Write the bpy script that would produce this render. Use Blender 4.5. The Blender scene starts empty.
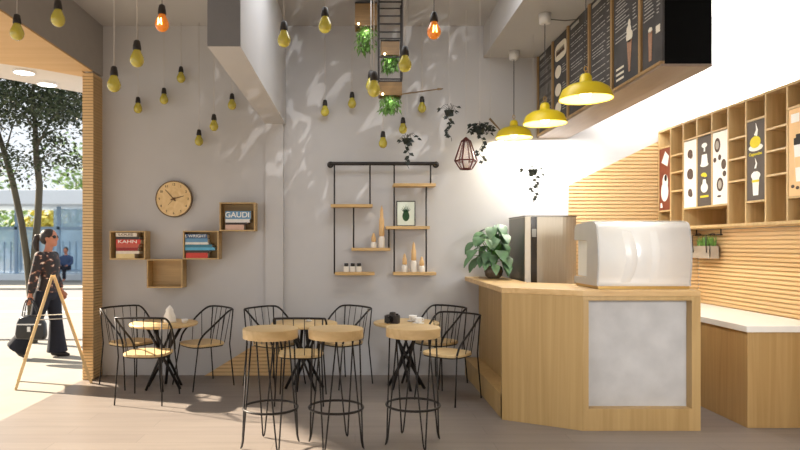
import bpy, bmesh, math, random
from mathutils import Vector, Matrix, Quaternion
R = math.radians
PI = math.pi
random.seed(7)
scn = bpy.context.scene
COL = scn.collection
H = 1.45          # eye height
F = 630.0         # focal length in pixels
VX, VY = 355.0, 244.0


def at(px, py, d):
    """the place at distance d that is seen at (px, py)"""
    return Vector(((px - VX) / F * d, d, H + (VY - py) / F * d))


# ------------------------------------------------------------------ materials
def nt(m):
    m.use_nodes = True
    return m.node_tree


def lin(c):
    return tuple((x / 12.92 if x <= .04045 else ((x + .055) / 1.055) ** 2.4) for x in c)


def S(r, g, b):
    return lin((r / 255, g / 255, b / 255)) + (1,)


def mat(name, col, rough=.5, metal=0, var=.12, scale=12, stretch=(1, 1, 1), emis=None, es=0, trans=0, coat=0, alpha=1, bump=0, spec=.5, sheen=0):
    m = bpy.data.materials.new(name)
    t = nt(m)
    b = t.nodes['Principled BSDF']
    b.inputs['Roughness'].default_value = rough
    b.inputs['Metallic'].default_value = metal
    b.inputs['Transmission Weight'].default_value = trans
    b.inputs['Coat Weight'].default_value = coat
    b.inputs['Alpha'].default_value = alpha
    b.inputs['Specular IOR Level'].default_value = spec
    tc = t.nodes.new('ShaderNodeTexCoord')
    mp = t.nodes.new('ShaderNodeMapping')
    mp.inputs['Scale'].default_value = stretch
    nz = t.nodes.new('ShaderNodeTexNoise')
    nz.inputs['Scale'].default_value = scale
    nz.inputs['Detail'].default_value = 5
    rp = t.nodes.new('ShaderNodeValToRGB')
    c = col[:3]
    rp.color_ramp.elements[0].position = .3
    rp.color_ramp.elements[1].position = .7
    rp.color_ramp.elements[0].color = tuple(max(0, x * (1 - var)) for x in c) + (1,)
    rp.color_ramp.elements[1].color = tuple(min(1, x * (1 + var)) for x in c) + (1,)
    L = t.links.new
    L(tc.outputs['Object'], mp.inputs['Vector'])
    L(mp.outputs['Vector'], nz.inputs['Vector'])
    L(nz.outputs['Fac'], rp.inputs['Fac'])
    L(rp.outputs['Color'], b.inputs['Base Color'])
    if emis:
        b.inputs['Emission Color'].default_value = emis
        b.inputs['Emission Strength'].default_value = es
    if bump:
        bp = t.nodes.new('ShaderNodeBump')
        bp.inputs['Strength'].default_value = bump
        bp.inputs['Distance'].default_value = .01
        L(nz.outputs['Fac'], bp.inputs['Height'])
        L(bp.outputs['Normal'], b.inputs['Normal'])
    return m


def wood(name, c0, c1, stretch=(1, 1, 14), scale=2.2, rough=.45, distort=1.5):
    """long grain: noise squeezed across the grain; stretch is large across, small along"""
    m = bpy.data.materials.new(name)
    t = nt(m)
    b = t.nodes['Principled BSDF']
    b.inputs['Roughness'].default_value = rough
    tc = t.nodes.new('ShaderNodeTexCoord')
    mp = t.nodes.new('ShaderNodeMapping')
    mp.inputs['Scale'].default_value = stretch
    nz = t.nodes.new('ShaderNodeTexNoise')
    nz.inputs['Scale'].default_value = scale
    nz.inputs['Detail'].default_value = 6
    nz.inputs['Distortion'].default_value = distort
    rp = t.nodes.new('ShaderNodeValToRGB')
    rp.color_ramp.elements[0].position = .3
    rp.color_ramp.elements[1].position = .68
    rp.color_ramp.elements[0].color = c0
    rp.color_ramp.elements[1].color = c1
    L = t.links.new
    L(tc.outputs['Object'], mp.inputs['Vector'])
    L(mp.outputs['Vector'], nz.inputs['Vector'])
    L(nz.outputs['Fac'], rp.inputs['Fac'])
    L(rp.outputs['Color'], b.inputs['Base Color'])
    return m


M = {}
M['wall'] = mat('wall_plaster', S(194, 193, 194), .9, var=.02, scale=3)
M['ceiling'] = mat('ceiling_paint', S(186, 184, 183), .9, var=.02, scale=2)
M['beam_shade'] = mat('beam_shade_tone', S(120, 120, 123), .85, var=.03)  # darker grey that holds the shade of the beam's front face
M['header'] = mat('header_paint', S(166, 162, 158), .9, var=.02)
M['counter_wood'] = wood('counter_oak', S(170, 138, 86), S(188, 156, 104), (14, 14, .5), 1.0)
M['counter_top'] = wood('counter_top_oak', S(190, 152, 98), S(214, 180, 128), (2, 10, 10), 1.2)
M['shelf_wood'] = wood('shelf_oak', S(196, 164, 112), S(214, 184, 134), (12, 12, .8), 1.3)
M['slat_wood'] = wood('slat_pine', S(220, 186, 134), S(226, 194, 144), (.6, .6, 1), .8)
M['box_wood'] = wood('box_oak', S(176, 146, 98), S(198, 168, 118), (1, 10, 14), 1.6)
M['seat_wood'] = wood('seat_ash', S(200, 170, 120), S(218, 190, 142), (12, 1, 6), 1.6)
M['plank'] = wood('plank_oak', S(182, 148, 94), S(212, 176, 122), (1, 10, 14), 1.6)
M['sign_frame'] = wood('sign_frame_oak', S(150, 120, 78), S(174, 142, 98), (8, 8, 1), 1.5)
M['sign_base'] = wood('sign_base_oak', S(140, 122, 106), S(152, 134, 116), (8, 1, 8), 1.2)
M['soffit'] = wood('soffit_wood', S(206, 168, 118), S(216, 180, 132), (.5, 6, 1), 1.0, .7)
M['sandwich_wood'] = wood('pine_frame', S(218, 184, 128), S(236, 206, 156), (8, 8, 1), 1.5)
M['black_metal'] = mat('black_steel', S(46, 43, 42), .45, .6, var=.1)
M['dark_pipe'] = mat('dark_pipe', S(48, 44, 42), .5, .4, var=.1)
M['black'] = mat('black_panel', S(8, 8, 8), .8, var=.05, spec=.1)
M['chalkboard'] = mat('chalkboard', S(82, 80, 80), .85, var=.18, scale=5, spec=.2)
M['chalk'] = mat('chalk', S(172, 170, 166), .95, var=.2, scale=40)
M['chalk_dim'] = mat('chalk_dim', S(122, 120, 118), .95, var=.2, scale=40)
M['cream'] = mat('cream_paint', S(230, 222, 205), .8, var=.05)
M['cone_tan'] = mat('cone_tan', S(170, 130, 105), .8, var=.2, scale=60)
M['yellow'] = mat('lamp_yellow', S(232, 204, 34), .42, var=.04, coat=.1)
M['lamp_inner'] = mat('lamp_inner', S(250, 240, 150), .5, var=.02, emis=(1, .86, .3, 1), es=.6)
M['lamp_bulb'] = mat('lamp_bulb_glow', S(255, 250, 220), .4, var=.01, emis=(1, .9, .6, 1), es=6)
M['white_plastic'] = mat('white_plastic', S(225, 223, 220), .4, var=.02)
M['cord_white'] = mat('cord_white', S(196, 190, 184), .7, var=.03)
M['cord_dark'] = mat('cord_dark', S(70, 66, 62), .7, var=.05)
M['socket'] = mat('bakelite', S(38, 32, 28), .45, var=.1)
M['bulb'] = mat('amber_olive_glass', S(206, 192, 76), .12, var=.05, coat=.6, trans=.25)
M['bulb_lit'] = mat('lit_orange_glass', S(200, 108, 26), .15, var=.1, emis=(1, .28, .02, 1), es=.32, coat=.5)
M['filament'] = mat('filament', S(255, 220, 120), .4, emis=(1, .7, .2, 1), es=9)
M['steel'] = mat('brushed_steel', S(176, 166, 150), .42, .65, var=.08, scale=3, stretch=(40, 40, 1))
M['steel_dark'] = mat('dark_steel', S(120, 116, 108), .35, .85, var=.06, scale=3, stretch=(40, 40, 1))
M['steel_light'] = mat('light_steel', S(196, 188, 174), .5, .4, var=.03)
M['dark_glass'] = mat('dark_glass', S(48, 42, 36), .15, .2, var=.1)
M['machine_white'] = mat('machine_white', S(228, 226, 222), .22, var=.01, coat=.5)
M['machine_grey'] = mat('machine_grey', S(176, 174, 172), .35, var=.02)
M['machine_base'] = mat('machine_brass', S(186, 150, 84), .35, .6, var=.05)
M['worktop'] = mat('white_worktop', S(240, 238, 232), .35, var=.015)
M['worktop_wood'] = wood('cabinet_oak', S(168, 134, 82), S(188, 154, 102), (14, 14, .5), 1.0)
M['leaf_dark'] = mat('leaf_dark', S(22, 30, 20), .6, var=.3, scale=30)
M['leaf_green'] = mat('leaf_green', S(70, 130, 44), .5, var=.35, scale=25)
M['leaf_bright'] = mat('leaf_bright', S(112, 156, 74), .5, var=.45, scale=30)
M['leaf_grey'] = mat('leaf_sage', S(84, 116, 82), .45, var=.5, scale=9)
M['leaf_tree'] = mat('leaf_tree', S(48, 62, 36), .6, var=.5, scale=4)
M['bark'] = mat('bark', S(84, 80, 68), .9, var=.25, scale=14, stretch=(1, 1, .2), bump=.3)
M['copper'] = mat('copper_frame', S(92, 40, 36), .5, .3, var=.1)
M['pink_glass'] = mat('pink_glass', S(240, 214, 206), .2, var=.05, alpha=.25)
M['planter_grey'] = mat('planter_grey', S(172, 162, 148), .7, var=.06)
M['planter_wood'] = wood('planter_wood', S(114, 86, 44), S(136, 104, 58), (1, 1, 10), 2)
M['stoneware'] = mat('brown_glass_pot', S(92, 78, 62), .25, var=.3, scale=30)
M['paper'] = mat('white_paper', S(240, 238, 234), .8, var=.03)
M['poster_white'] = mat('poster_white', S(246, 242, 232), .6, var=.02)
M['poster_dark'] = mat('poster_dark', S(84, 74, 66), .7, var=.06)
M['poster_brown'] = mat('poster_brown', S(126, 62, 38), .7, var=.1)
M['poster_tan'] = mat('poster_tan', S(232, 192, 140), .7, var=.08, scale=4)
M['ink_brown'] = mat('ink_brown', S(88, 70, 60), .8, var=.4, scale=50)
M['ink_yellow'] = mat('ink_yellow', S(226, 206, 48), .8, var=.05)
M['ink_white'] = mat('ink_white', S(244, 242, 236), .8, var=.03)
M['ink_black'] = mat('ink_black', S(36, 30, 28), .8, var=.1)
M['pineapple'] = mat('pineapple_ink', S(34, 74, 44), .8, var=.3, scale=60)
M['print_paper'] = mat('print_paper', S(226, 234, 220), .8, var=.02)
M['bottle_white'] = mat('bottle_white', S(228, 220, 208), .4, var=.05)
M['bottle_wood'] = wood('bottle_wood', S(204, 162, 106), S(224, 186, 134), (10, 10, 2), 3)
M['jar_lid'] = mat('jar_lid', S(40, 38, 36), .5, var=.05)
M['clock_face'] = wood('clock_oak', S(220, 186, 130), S(238, 208, 156), (2, 1, 2), 3.0, .5, 3)
M['clock_rim'] = mat('clock_rim', S(110, 86, 54), .5, var=.1)
M['clock_ink'] = mat('clock_ink', S(98, 68, 36), .6, var=.1)
M['camera_black'] = mat('camera_black', S(52, 46, 42), .5, var=.15)
M['camera_lens'] = mat('camera_lens', S(24, 22, 24), .15, .3, var=.1)
M['skin'] = mat('skin', S(168, 112, 88), .6, var=.06)
M['hair'] = mat('hair', S(34, 22, 18), .5, var=.25, scale=30, stretch=(1, 1, .2))
M['trousers'] = mat('navy_cloth', S(20, 23, 36), .9, var=.2, scale=10)
M['shoe'] = mat('black_shoe', S(26, 24, 26), .5, var=.1)
M['bag'] = mat('black_leather', S(24, 24, 28), .3, var=.3, scale=14, bump=.5)
M['bag_hw'] = mat('silver_hardware', S(210, 210, 210), .3, .8, var=.03)
M['lens_dark'] = mat('sunglass_dark', S(14, 12, 12), .15, var=.05)
M['sidewalk'] = mat('sidewalk_concrete', S(146, 142, 134), .95, var=.05, scale=3)
M['road'] = mat('road_asphalt', S(128, 128, 130), .95, var=.05, scale=4)
M['curb'] = mat('curb_stone', S(126, 124, 124), .9, var=.08)
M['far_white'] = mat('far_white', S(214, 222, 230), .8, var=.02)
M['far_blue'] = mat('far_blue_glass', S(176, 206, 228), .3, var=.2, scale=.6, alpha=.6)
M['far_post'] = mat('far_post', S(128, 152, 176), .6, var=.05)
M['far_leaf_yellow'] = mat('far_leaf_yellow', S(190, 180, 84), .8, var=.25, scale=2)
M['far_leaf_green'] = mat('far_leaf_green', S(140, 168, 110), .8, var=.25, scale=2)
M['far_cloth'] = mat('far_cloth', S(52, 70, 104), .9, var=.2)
M['down_light'] = mat('downlight_glow', S(255, 255, 250), .5, emis=(1, .98, .92, 1), es=5)
M['canopy_white'] = mat('canopy_white', S(214, 206, 198), .8, var=.02)
M['spot_glow'] = mat('spot_glow', S(255, 240, 200), .4, emis=(1, .85, .5, 1), es=12)


def book_mats():
    cols = {'ivory': (226, 216, 200), 'red': (204, 64, 52), 'crimson': (150, 36, 34), 'cream': (226, 206, 150), 'navy': (56, 88, 128), 'white': (226, 224, 220),
            'sky': (96, 176, 212), 'teal': (60, 126, 150), 'blush': (214, 178, 160), 'slate': (104, 150, 186), 'charcoal': (58, 50, 46), 'salmon': (196, 92, 76)}
    for k, c in cols.items():
        M['book_' + k] = mat('book_cover_' + k, S(*c), .5, var=.06, scale=20)


book_mats()


def blouse_mat():
    m = bpy.data.materials.new('patterned_blouse')
    t = nt(m)
    b = t.nodes['Principled BSDF']
    b.inputs['Roughness'].default_value = .7
    tc = t.nodes.new('ShaderNodeTexCoord')
    mp = t.nodes.new('ShaderNodeMapping')
    mp.inputs['Scale'].default_value = (10, 10, 15)
    mp.inputs['Rotation'].default_value = (.3, .6, 0)
    nz = t.nodes.new('ShaderNodeTexNoise')
    nz.inputs['Scale'].default_value = 1.7
    nz.inputs['Detail'].default_value = 2
    rp = t.nodes.new('ShaderNodeValToRGB')
    e = rp.color_ramp.elements
    e[0].position = .56; e[0].color = S(30, 22, 24)
    e[1].position = .66; e[1].color = S(120, 72, 56)
    x = e.new(.74); x.color = S(226, 208, 190)
    for a, bb in ((tc.outputs['Object'], mp.inputs['Vector']), (mp.outputs['Vector'], nz.inputs['Vector']), (nz.outputs['Fac'], rp.inputs['Fac']), (rp.outputs['Color'], b.inputs['Base Color'])):
        t.links.new(a, bb)
    return m


M['blouse'] = blouse_mat()


def floor_mat():
    m = bpy.data.materials.new('floor_planks')
    t = nt(m)
    b = t.nodes['Principled BSDF']
    b.inputs['Roughness'].default_value = .42
    b.inputs['Specular IOR Level'].default_value = .35
    tc = t.nodes.new('ShaderNodeTexCoord')
    br = t.nodes.new('ShaderNodeTexBrick')
    br.offset = .37
    br.inputs['Color1'].default_value = S(138, 129, 122)
    br.inputs['Color2'].default_value = S(132, 123, 117)
    br.inputs['Mortar'].default_value = S(119, 111, 105)
    br.inputs['Scale'].default_value = 1
    br.inputs['Mortar Size'].default_value = .0025
    br.inputs['Brick Width'].default_value = 1.6
    br.inputs['Row Height'].default_value = .2
    mp = t.nodes.new('ShaderNodeMapping')
    mp.inputs['Scale'].default_value = (.5, 5, 1)
    nz = t.nodes.new('ShaderNodeTexNoise')
    nz.inputs['Scale'].default_value = 2.5
    nz.inputs['Detail'].default_value = 6
    rp = t.nodes.new('ShaderNodeValToRGB')
    rp.color_ramp.elements[0].position = .25; rp.color_ramp.elements[0].color = (.82, .82, .82, 1)
    rp.color_ramp.elements[1].position = .75; rp.color_ramp.elements[1].color = (1.0, 1.0, 1.0, 1)
    mx = t.nodes.new('ShaderNodeMix')
    mx.data_type = 'RGBA'; mx.blend_type = 'MULTIPLY'
    mx.inputs['Factor'].default_value = 1
    L = t.links.new
    L(tc.outputs['Object'], br.inputs['Vector'])
    L(tc.outputs['Object'], mp.inputs['Vector'])
    L(mp.outputs['Vector'], nz.inputs['Vector'])
    L(nz.outputs['Fac'], rp.inputs['Fac'])
    L(br.outputs['Color'], mx.inputs['A'])
    L(rp.outputs['Color'], mx.inputs['B'])
    L(mx.outputs['Result'], b.inputs['Base Color'])
    return m


M['floor'] = floor_mat()


def slat_mat(name, base, dark, pitch, share):
    """timber with the shade in the grooves between the ribs painted in"""
    m = M[base].copy(); m.name = name
    t = m.node_tree
    b = t.nodes['Principled BSDF']
    src = b.inputs['Base Color'].links[0].from_socket
    tc = t.nodes.new('ShaderNodeTexCoord'); sp = t.nodes.new('ShaderNodeSeparateXYZ')
    dv = t.nodes.new('ShaderNodeMath'); dv.operation = 'DIVIDE'; dv.inputs[1].default_value = pitch
    fr = t.nodes.new('ShaderNodeMath'); fr.operation = 'FRACT'
    lt = t.nodes.new('ShaderNodeMath'); lt.operation = 'LESS_THAN'; lt.inputs[1].default_value = share
    mx = t.nodes.new('ShaderNodeMix'); mx.data_type = 'RGBA'; mx.blend_type = 'MULTIPLY'
    mx.inputs['B'].default_value = (dark, dark * .96, dark * .9, 1)  # groove shade multiplied into the timber colour
    L = t.links.new
    L(tc.outputs['Object'], sp.inputs[0]); L(sp.outputs['Z'], dv.inputs[0]); L(dv.outputs[0], fr.inputs[0]); L(fr.outputs[0], lt.inputs[0])
    L(lt.outputs[0], mx.inputs['Factor']); L(src, mx.inputs['A']); L(mx.outputs['Result'], b.inputs['Base Color'])
    return m


M['slat_ribbed'] = slat_mat('slat_ribbed', 'slat_wood', .78, .040, .30)
M['slat_pillar'] = slat_mat('slat_pillar', 'slat_wood', .62, .032, .3)
M['concrete'] = mat('concrete_panel', S(190, 188, 186), .8, var=.1, scale=5, bump=.05)

# ------------------------------------------------------------------ mesh builder
class MB:
    def __init__(s):
        s.v, s.f, s.sm = [], [], []

    def add(s, vs, fs, smooth=False):
        b = len(s.v)
        s.v += [tuple(x) for x in vs]
        for f in fs:
            s.f.append(tuple(b + i for i in f)); s.sm.append(smooth)
        return s

    def box(s, x0, x1, y0, y1, z0, z1):
        vs = [(x, y, z) for x in (x0, x1) for y in (y0, y1) for z in (z0, z1)]
        return s.add(vs, [(0, 1, 3, 2), (4, 6, 7, 5), (0, 4, 5, 1), (2, 3, 7, 6), (0, 2, 6, 4), (1, 5, 7, 3)])

    def tube(s, pts, r, n=8, closed=False, flat=1.0):
        pts = [Vector(p) for p in pts]
        k = len(pts)
        rs = r if isinstance(r, (list, tuple)) else [r] * k
        T = []
        for i in range(k):
            if closed:
                t = pts[(i + 1) % k] - pts[i - 1]
            else:
                t = pts[min(i + 1, k - 1)] - pts[max(i - 1, 0)]
            T.append(t.normalized())
        ref = Vector((0, 0, 1)) if abs(T[0].z) < .9 else Vector((0, 1, 0))
        u = T[0].cross(ref).normalized()
        vs, fs = [], []
        for i in range(k):
            u = (u - T[i] * u.dot(T[i])).normalized()
            w = T[i].cross(u)
            for j in range(n):
                a = 2 * PI * j / n
                vs.append(pts[i] + (u * math.cos(a) + w * math.sin(a) * flat) * rs[i])
        m = k if closed else k - 1
        for i in range(m):
            for j in range(n):
                a, b = i * n + j, i * n + (j + 1) % n
                c, d = ((i + 1) % k) * n + (j + 1) % n, ((i + 1) % k) * n + j
                fs.append((a, b, c, d))
        s.add(vs, fs, True)
        if not closed:
            b = len(s.v) - k * n
            s.f.append(tuple(b + j for j in reversed(range(n)))); s.sm.append(False)
            s.f.append(tuple(b + (k - 1) * n + j for j in range(n))); s.sm.append(False)
        return s

    def lathe(s, prof, c=(0, 0, 0), n=20, caps=True, smooth=True):
        vs, fs = [], []
        for r, z in prof:
            for j in range(n):
                a = 2 * PI * j / n
                vs.append((c[0] + r * math.cos(a), c[1] + r * math.sin(a), c[2] + z))
        for i in range(len(prof) - 1):
            for j in range(n):
                fs.append((i * n + j, i * n + (j + 1) % n, (i + 1) * n + (j + 1) % n, (i + 1) * n + j))
        s.add(vs, fs, smooth)
        if caps:
            b = len(s.v) - len(prof) * n
            s.f.append(tuple(b + j for j in reversed(range(n)))); s.sm.append(False)
            s.f.append(tuple(b + (len(prof) - 1) * n + j for j in range(n))); s.sm.append(False)
        return s

    def ell(s, c, r, n=14, rot=None):
        vs, fs = [], []
        h = n // 2 + 1
        q = rot or Quaternion()
        c = Vector(c)
        for i in range(h + 1):
            t = PI * i / h
            for j in range(n):
                a = 2 * PI * j / n
                vs.append(c + q @ Vector((r[0] * math.sin(t) * math.cos(a), r[1] * math.sin(t) * math.sin(a), -r[2] * math.cos(t))))
        for i in range(h):
            for j in range(n):
                fs.append((i * n + j, i * n + (j + 1) % n, (i + 1) * n + (j + 1) % n, (i + 1) * n + j))
        return s.add(vs, fs, True)

    def loft(s, rings, n=18):
        """rings: (centre, rx, ry): horizontal ellipses"""
        vs, fs = [], []
        for c, rx, ry in rings:
            for j in range(n):
                a = 2 * PI * j / n
                vs.append((c[0] + rx * math.cos(a), c[1] + ry * math.sin(a), c[2]))
        k = len(rings)
        for i in range(k - 1):
            for j in range(n):
                fs.append((i * n + j, i * n + (j + 1) % n, (i + 1) * n + (j + 1) % n, (i + 1) * n + j))
        fs += [tuple(reversed(range(n))), tuple((k - 1) * n + j for j in range(n))]
        return s.add(vs, fs, True)

    def prism(s, poly, fn, a, b, smooth=False):
        """poly: 2-D outline; fn(u, v, w) gives the point; w runs a..b"""
        k = len(poly)
        vs = [fn(u, v, a) for u, v in poly] + [fn(u, v, b) for u, v in poly]
        fs = [(i, (i + 1) % k, k + (i + 1) % k, k + i) for i in range(k)]
        s.add(vs, fs, smooth)
        o = len(s.v) - 2 * k
        s.f.append(tuple(o + i for i in reversed(range(k)))); s.sm.append(False)
        s.f.append(tuple(o + k + i for i in range(k))); s.sm.append(False)
        return s

    def leaf(s, p, d, nrm, ln, wd, droop=.3, seg=1):
        p, d, nrm = Vector(p), Vector(d).normalized(), Vector(nrm)
        side = d.cross(nrm)
        side = side.normalized() if side.length > 1e-4 else d.orthogonal().normalized()
        up = side.cross(d).normalized()
        if seg == 1:
            q = p + d * ln * .45
            s.add([p, q + side * wd * .5 + up * wd * .12, p + d * ln - up * ln * droop, q - side * wd * .5 + up * wd * .12], [(0, 1, 2, 3)], True)
        else:
            rows = []
            vs = []
            for i in range(seg + 1):
                t = i / seg
                w = wd * .5 * (math.sin(PI * min(1, t * .92 + .06)) ** .8) * (1.15 - .5 * t)
                c = p + d * ln * t - up * ln * droop * t * t
                vs += [c - side * w + up * w * .25, c, c + side * w + up * w * .25]
            fs = []
            for i in range(seg):
                a = i * 3
                fs += [(a, a + 1, a + 4, a + 3), (a + 1, a + 2, a + 5, a + 4)]
            s.add(vs, fs, True)
        return s

    def mesh(s, name):
        me = bpy.data.meshes.new(name)
        me.from_pydata(s.v, [], s.f)
        me.polygons.foreach_set('use_smooth', s.sm)
        bm = bmesh.new(); bm.from_mesh(me)
        bmesh.ops.recalc_face_normals(bm, faces=bm.faces)
        bm.to_mesh(me); bm.free()
        me.update()
        return me

    def build(s, name, m, parent=None, bev=0, loc=None):
        me = s.mesh(name)
        me.materials.append(M[m] if isinstance(m, str) else m)
        o = bpy.data.objects.new(name, me)
        COL.objects.link(o)
        o.parent = parent
        if loc is not None:
            o.location = loc
        if bev:
            b = o.modifiers.new('edge', 'BEVEL')
            b.width = bev; b.segments = 2; b.limit_method = 'ANGLE'; b.angle_limit = R(40)
        return o


def tag(o, label, cat, group=None, kind=None):
    o['label'] = label; o['category'] = cat
    if group:
        o['group'] = group
    if kind:
        o['kind'] = kind
    return o


def thing(name, label, cat, loc=(0, 0, 0), rz=0, group=None):
    o = bpy.data.objects.new(name, None)
    o.empty_display_size = .1
    COL.objects.link(o)
    o.location = loc
    o.rotation_euler = (0, 0, rz)
    return tag(o, label, cat, group)


def struct(mb, name, m, label=None, cat=None, parent=None, bev=0):
    o = mb.build(name, m, parent, bev)
    if parent is None:
        o['kind'] = 'structure'
        o['label'] = label or name.replace('_', ' ')
        o['category'] = cat or name.split('_')[0]
    return o


def dup(root, loc, rz, label, group=None):
    r = root.copy(); COL.objects.link(r)
    r.location = loc; r.rotation_euler = (0, 0, rz)
    r['label'] = label
    if group:
        r['group'] = group
    for ch in list(root.children):
        c = ch.copy(); COL.objects.link(c); c.parent = r
        for g in list(ch.children):
            d = g.copy(); COL.objects.link(d); d.parent = c
    return r


def text_obj(s, size, m, parent, loc, rot, name='lettering', align='CENTER', sx=1.0):
    cu = bpy.data.curves.new(name, 'FONT')
    cu.body = s; cu.size = size; cu.align_x = align; cu.align_y = 'CENTER'; cu.extrude = .0006; cu.offset = size * .012
    o = bpy.data.objects.new(name, cu)
    COL.objects.link(o)
    me = bpy.data.meshes.new_from_object(o.evaluated_get(bpy.context.evaluated_depsgraph_get()))
    bpy.data.objects.remove(o); bpy.data.curves.remove(cu)
    me.materials.clear(); me.materials.append(M[m])
    q = bpy.data.objects.new(name, me)
    COL.objects.link(q)
    q.parent = parent; q.location = loc; q.rotation_euler = rot; q.scale = (sx, 1, 1)
    return q


def arc(p0, p1, p2, n=6):
    p0, p1, p2 = Vector(p0), Vector(p1), Vector(p2)
    return [(p0 * (1 - t) ** 2 + p1 * 2 * t * (1 - t) + p2 * t * t) for t in (i / n for i in range(n + 1))]


def smooth_path(pts, it=2):
    pts = [Vector(p) for p in pts]
    for _ in range(it):
        q = [pts[0]]
        for a, b in zip(pts, pts[1:]):
            q += [a * .75 + b * .25, a * .25 + b * .75]
        q.append(pts[-1])
        pts = q
    return pts


def blob(mb, name, m, parent, voxel=.01, sm=4):
    """closed overlapping volumes fused into one continuous surface"""
    o = mb.build(name, m)
    r = o.modifiers.new('fuse', 'REMESH'); r.mode = 'VOXEL'; r.voxel_size = voxel; r.use_smooth_shade = True
    k = o.modifiers.new('soft', 'SMOOTH'); k.iterations = sm; k.factor = .5
    me = bpy.data.meshes.new_from_object(o.evaluated_get(bpy.context.evaluated_depsgraph_get()))
    o.modifiers.clear()
    o.data = me
    me.polygons.foreach_set('use_smooth', [True] * len(me.polygons))
    o.parent = parent
    return o


# ------------------------------------------------------------------ setting
XL, XR, YB, ZC = -2.79, 3.8, 6.97, 3.86
struct(MB().box(-2.91, XR, -.6, YB, -.1, 0), 'floor', 'floor', 'greige plank floor of the cafe', 'floor')
struct(MB().box(-2.91, XR + .15, YB, YB + .15, 0, ZC), 'wall_back', 'wall', 'grey plaster back wall with shelves and clock', 'wall')
struct(MB().box(XR, XR + .15, -.6, YB, 0, ZC), 'wall_right', 'wall', 'white wall behind the coffee bar shelving', 'wall')
struct(MB().box(-2.91, XR + .15, -.75, YB + .15, ZC, ZC + .12), 'ceiling', 'ceiling', 'grey ceiling carrying the hanging bulbs', 'ceiling')
struct(MB().box(-2.83, XL, -.6, YB, 3.302, ZC), 'wall_left', 'header', 'grey header wall above the open shop front', 'wall')
struct(MB().box(-2.91, XR + .15, -.75, -.6, 0, ZC), 'wall_front', 'wall', 'grey wall behind the camera', 'wall')
struct(MB().box(-.985, -.765, 4.21, YB, 2.77, ZC), 'beam_ceiling', 'wall', 'deep grey ceiling beam running to the back wall', 'beam')
struct(MB().box(-.985, -.765, 4.203, 4.2095, 2.77, ZC - .001), 'trim_7', 'beam_shade', 'thin dark grey sheet painting the shade on the end of the ceiling beam', 'beam')  # added sheet, the shade of the end face put into its colour
struct(MB().box(-.985, -.79, YB - .05, YB, 0, 2.77), 'column_back', 'wall', 'shallow grey column below the beam on the back wall', 'column')
struct(MB().box(1.42, 2.36, 4.13, YB, 3.51, ZC), 'ceiling_bulkhead', 'ceiling', 'dropped ceiling bulkhead above the counter pendants', 'ceiling')


def slats(name, rows, xfn, place, label, pitch=.040, dep=.012, m='slat_ribbed', z0=0):
    """one continuous ribbed panel; xfn(z) gives its extent at height z; place(x, out, z) -> point"""
    vs, fs = [], []
    prof = []
    for i in range(rows):
        z = z0 + i * pitch
        prof += [(z + .0005, .0), (z + pitch * .30, .0), (z + pitch * .34, dep), (z + pitch * .97, dep)]
    for z, dd in prof:
        a, b = xfn(z)
        b = max(a + .002, b)
        vs += [place(a, 0, z), place(a, dd, z), place(b, dd, z), place(b, 0, z)]
    for i in range(len(prof) - 1):
        a, b = i * 4, i * 4 + 4
        for j in range(3):
            fs.append((a + j, a + j + 1, b + j + 1, b + j))
    return struct(MB().add(vs, fs), name, m, label, 'wall cladding')


# pillar end of the left opening, clad in slats
struct(MB().box(-2.89, -2.80, 6.73, YB - .001, 0, 3.28), 'wall_left_end', 'slat_wood', 'end of the left wall beside the opening', 'wall')
slats('trim_1', 102, lambda z: (-2.905, -2.79), lambda x, o, z: (x, 6.72 - o, z), 'ribbed timber facing on the front of the left pillar', .032, .007, 'slat_pillar')
slats('trim_2', 102, lambda z: (6.715, YB - .002), lambda y, o, z: (-2.80 + o, y, z), 'ribbed timber facing on the inner side of the left pillar', .032, .006, 'slat_pillar')
# diagonal timber cladding low on the back wall
slats('trim_3', 13, lambda z: (-1.66 + z * 1.62, -.70), lambda x, o, z: (x, YB - .05 - o if x > -.99 else YB - o, z) if False else (x, YB - .052 - o, z), 'ribbed timber wedge low on the back wall with a slanted edge')
# timber on the back wall behind the coffee bar
slats('trim_4', 30, lambda z: (max(2.36, 2.36 + (z - 2.10) / .49), 3.795), lambda x, o, z: (x, YB - .002 - o, z), 'ribbed timber cladding with a slanted top behind the bar', z0=1.44)
slats('trim_6', 36, lambda z: (2.36, 3.795), lambda x, o, z: (x, YB - .002 - o, z), 'ribbed timber cladding behind the coffee machine')
slats('trim_5', 40, lambda z: (1.0, YB - .02), lambda y, o, z: (XR - .002 - o, y, z), 'ribbed timber cladding on the wall under the shelving')

# outside
struct(MB().box(-16, -2.91, -4, 9.5, -.1, -.004), 'sidewalk', 'sidewalk', 'pale sunlit sidewalk outside the cafe', 'sidewalk')
struct(MB().box(-16, 14, 9.5, 9.68, -.16, .015), 'curb', 'curb', 'grey curb stone along the sidewalk', 'curb')
struct(MB().box(-60, 30, 9.68, 21, -.2, -.08), 'road', 'road', 'pale grey asphalt street', 'road')
struct(MB().box(-60, 30, 21, 60, -.2, -.02), 'pavement', 'sidewalk', 'pale paving across the street', 'pavement')
mk = MB()
for y in (14.2, 17.6):
    mk.box(-60, 30, y, y + .12, -.0795, -.078)
struct(mk, 'road_markings', 'far_white', 'white lane lines painted along the street', 'road marking')
canopy = [(XL - .002, -.7), (XL - .002, 6.70), (-2.91, 6.70), (-2.91, 6.93), (-2.98, 6.93), (-3.3, 6.62), (-3.62, 6.40), (-4.4, 6.15), (-4.9, 6.3), (-5.1, 6.3), (-4.0, 4.8), (-3.3, -.7)]  # outer corners beyond the view belong to an added wing cutting the sun
struct(MB().prism(canopy, lambda u, v, w: (u, v, w), 3.285, 3.30), 'canopy_soffit', 'soffit', 'warm timber soffit of the entrance canopy', 'canopy')
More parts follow.
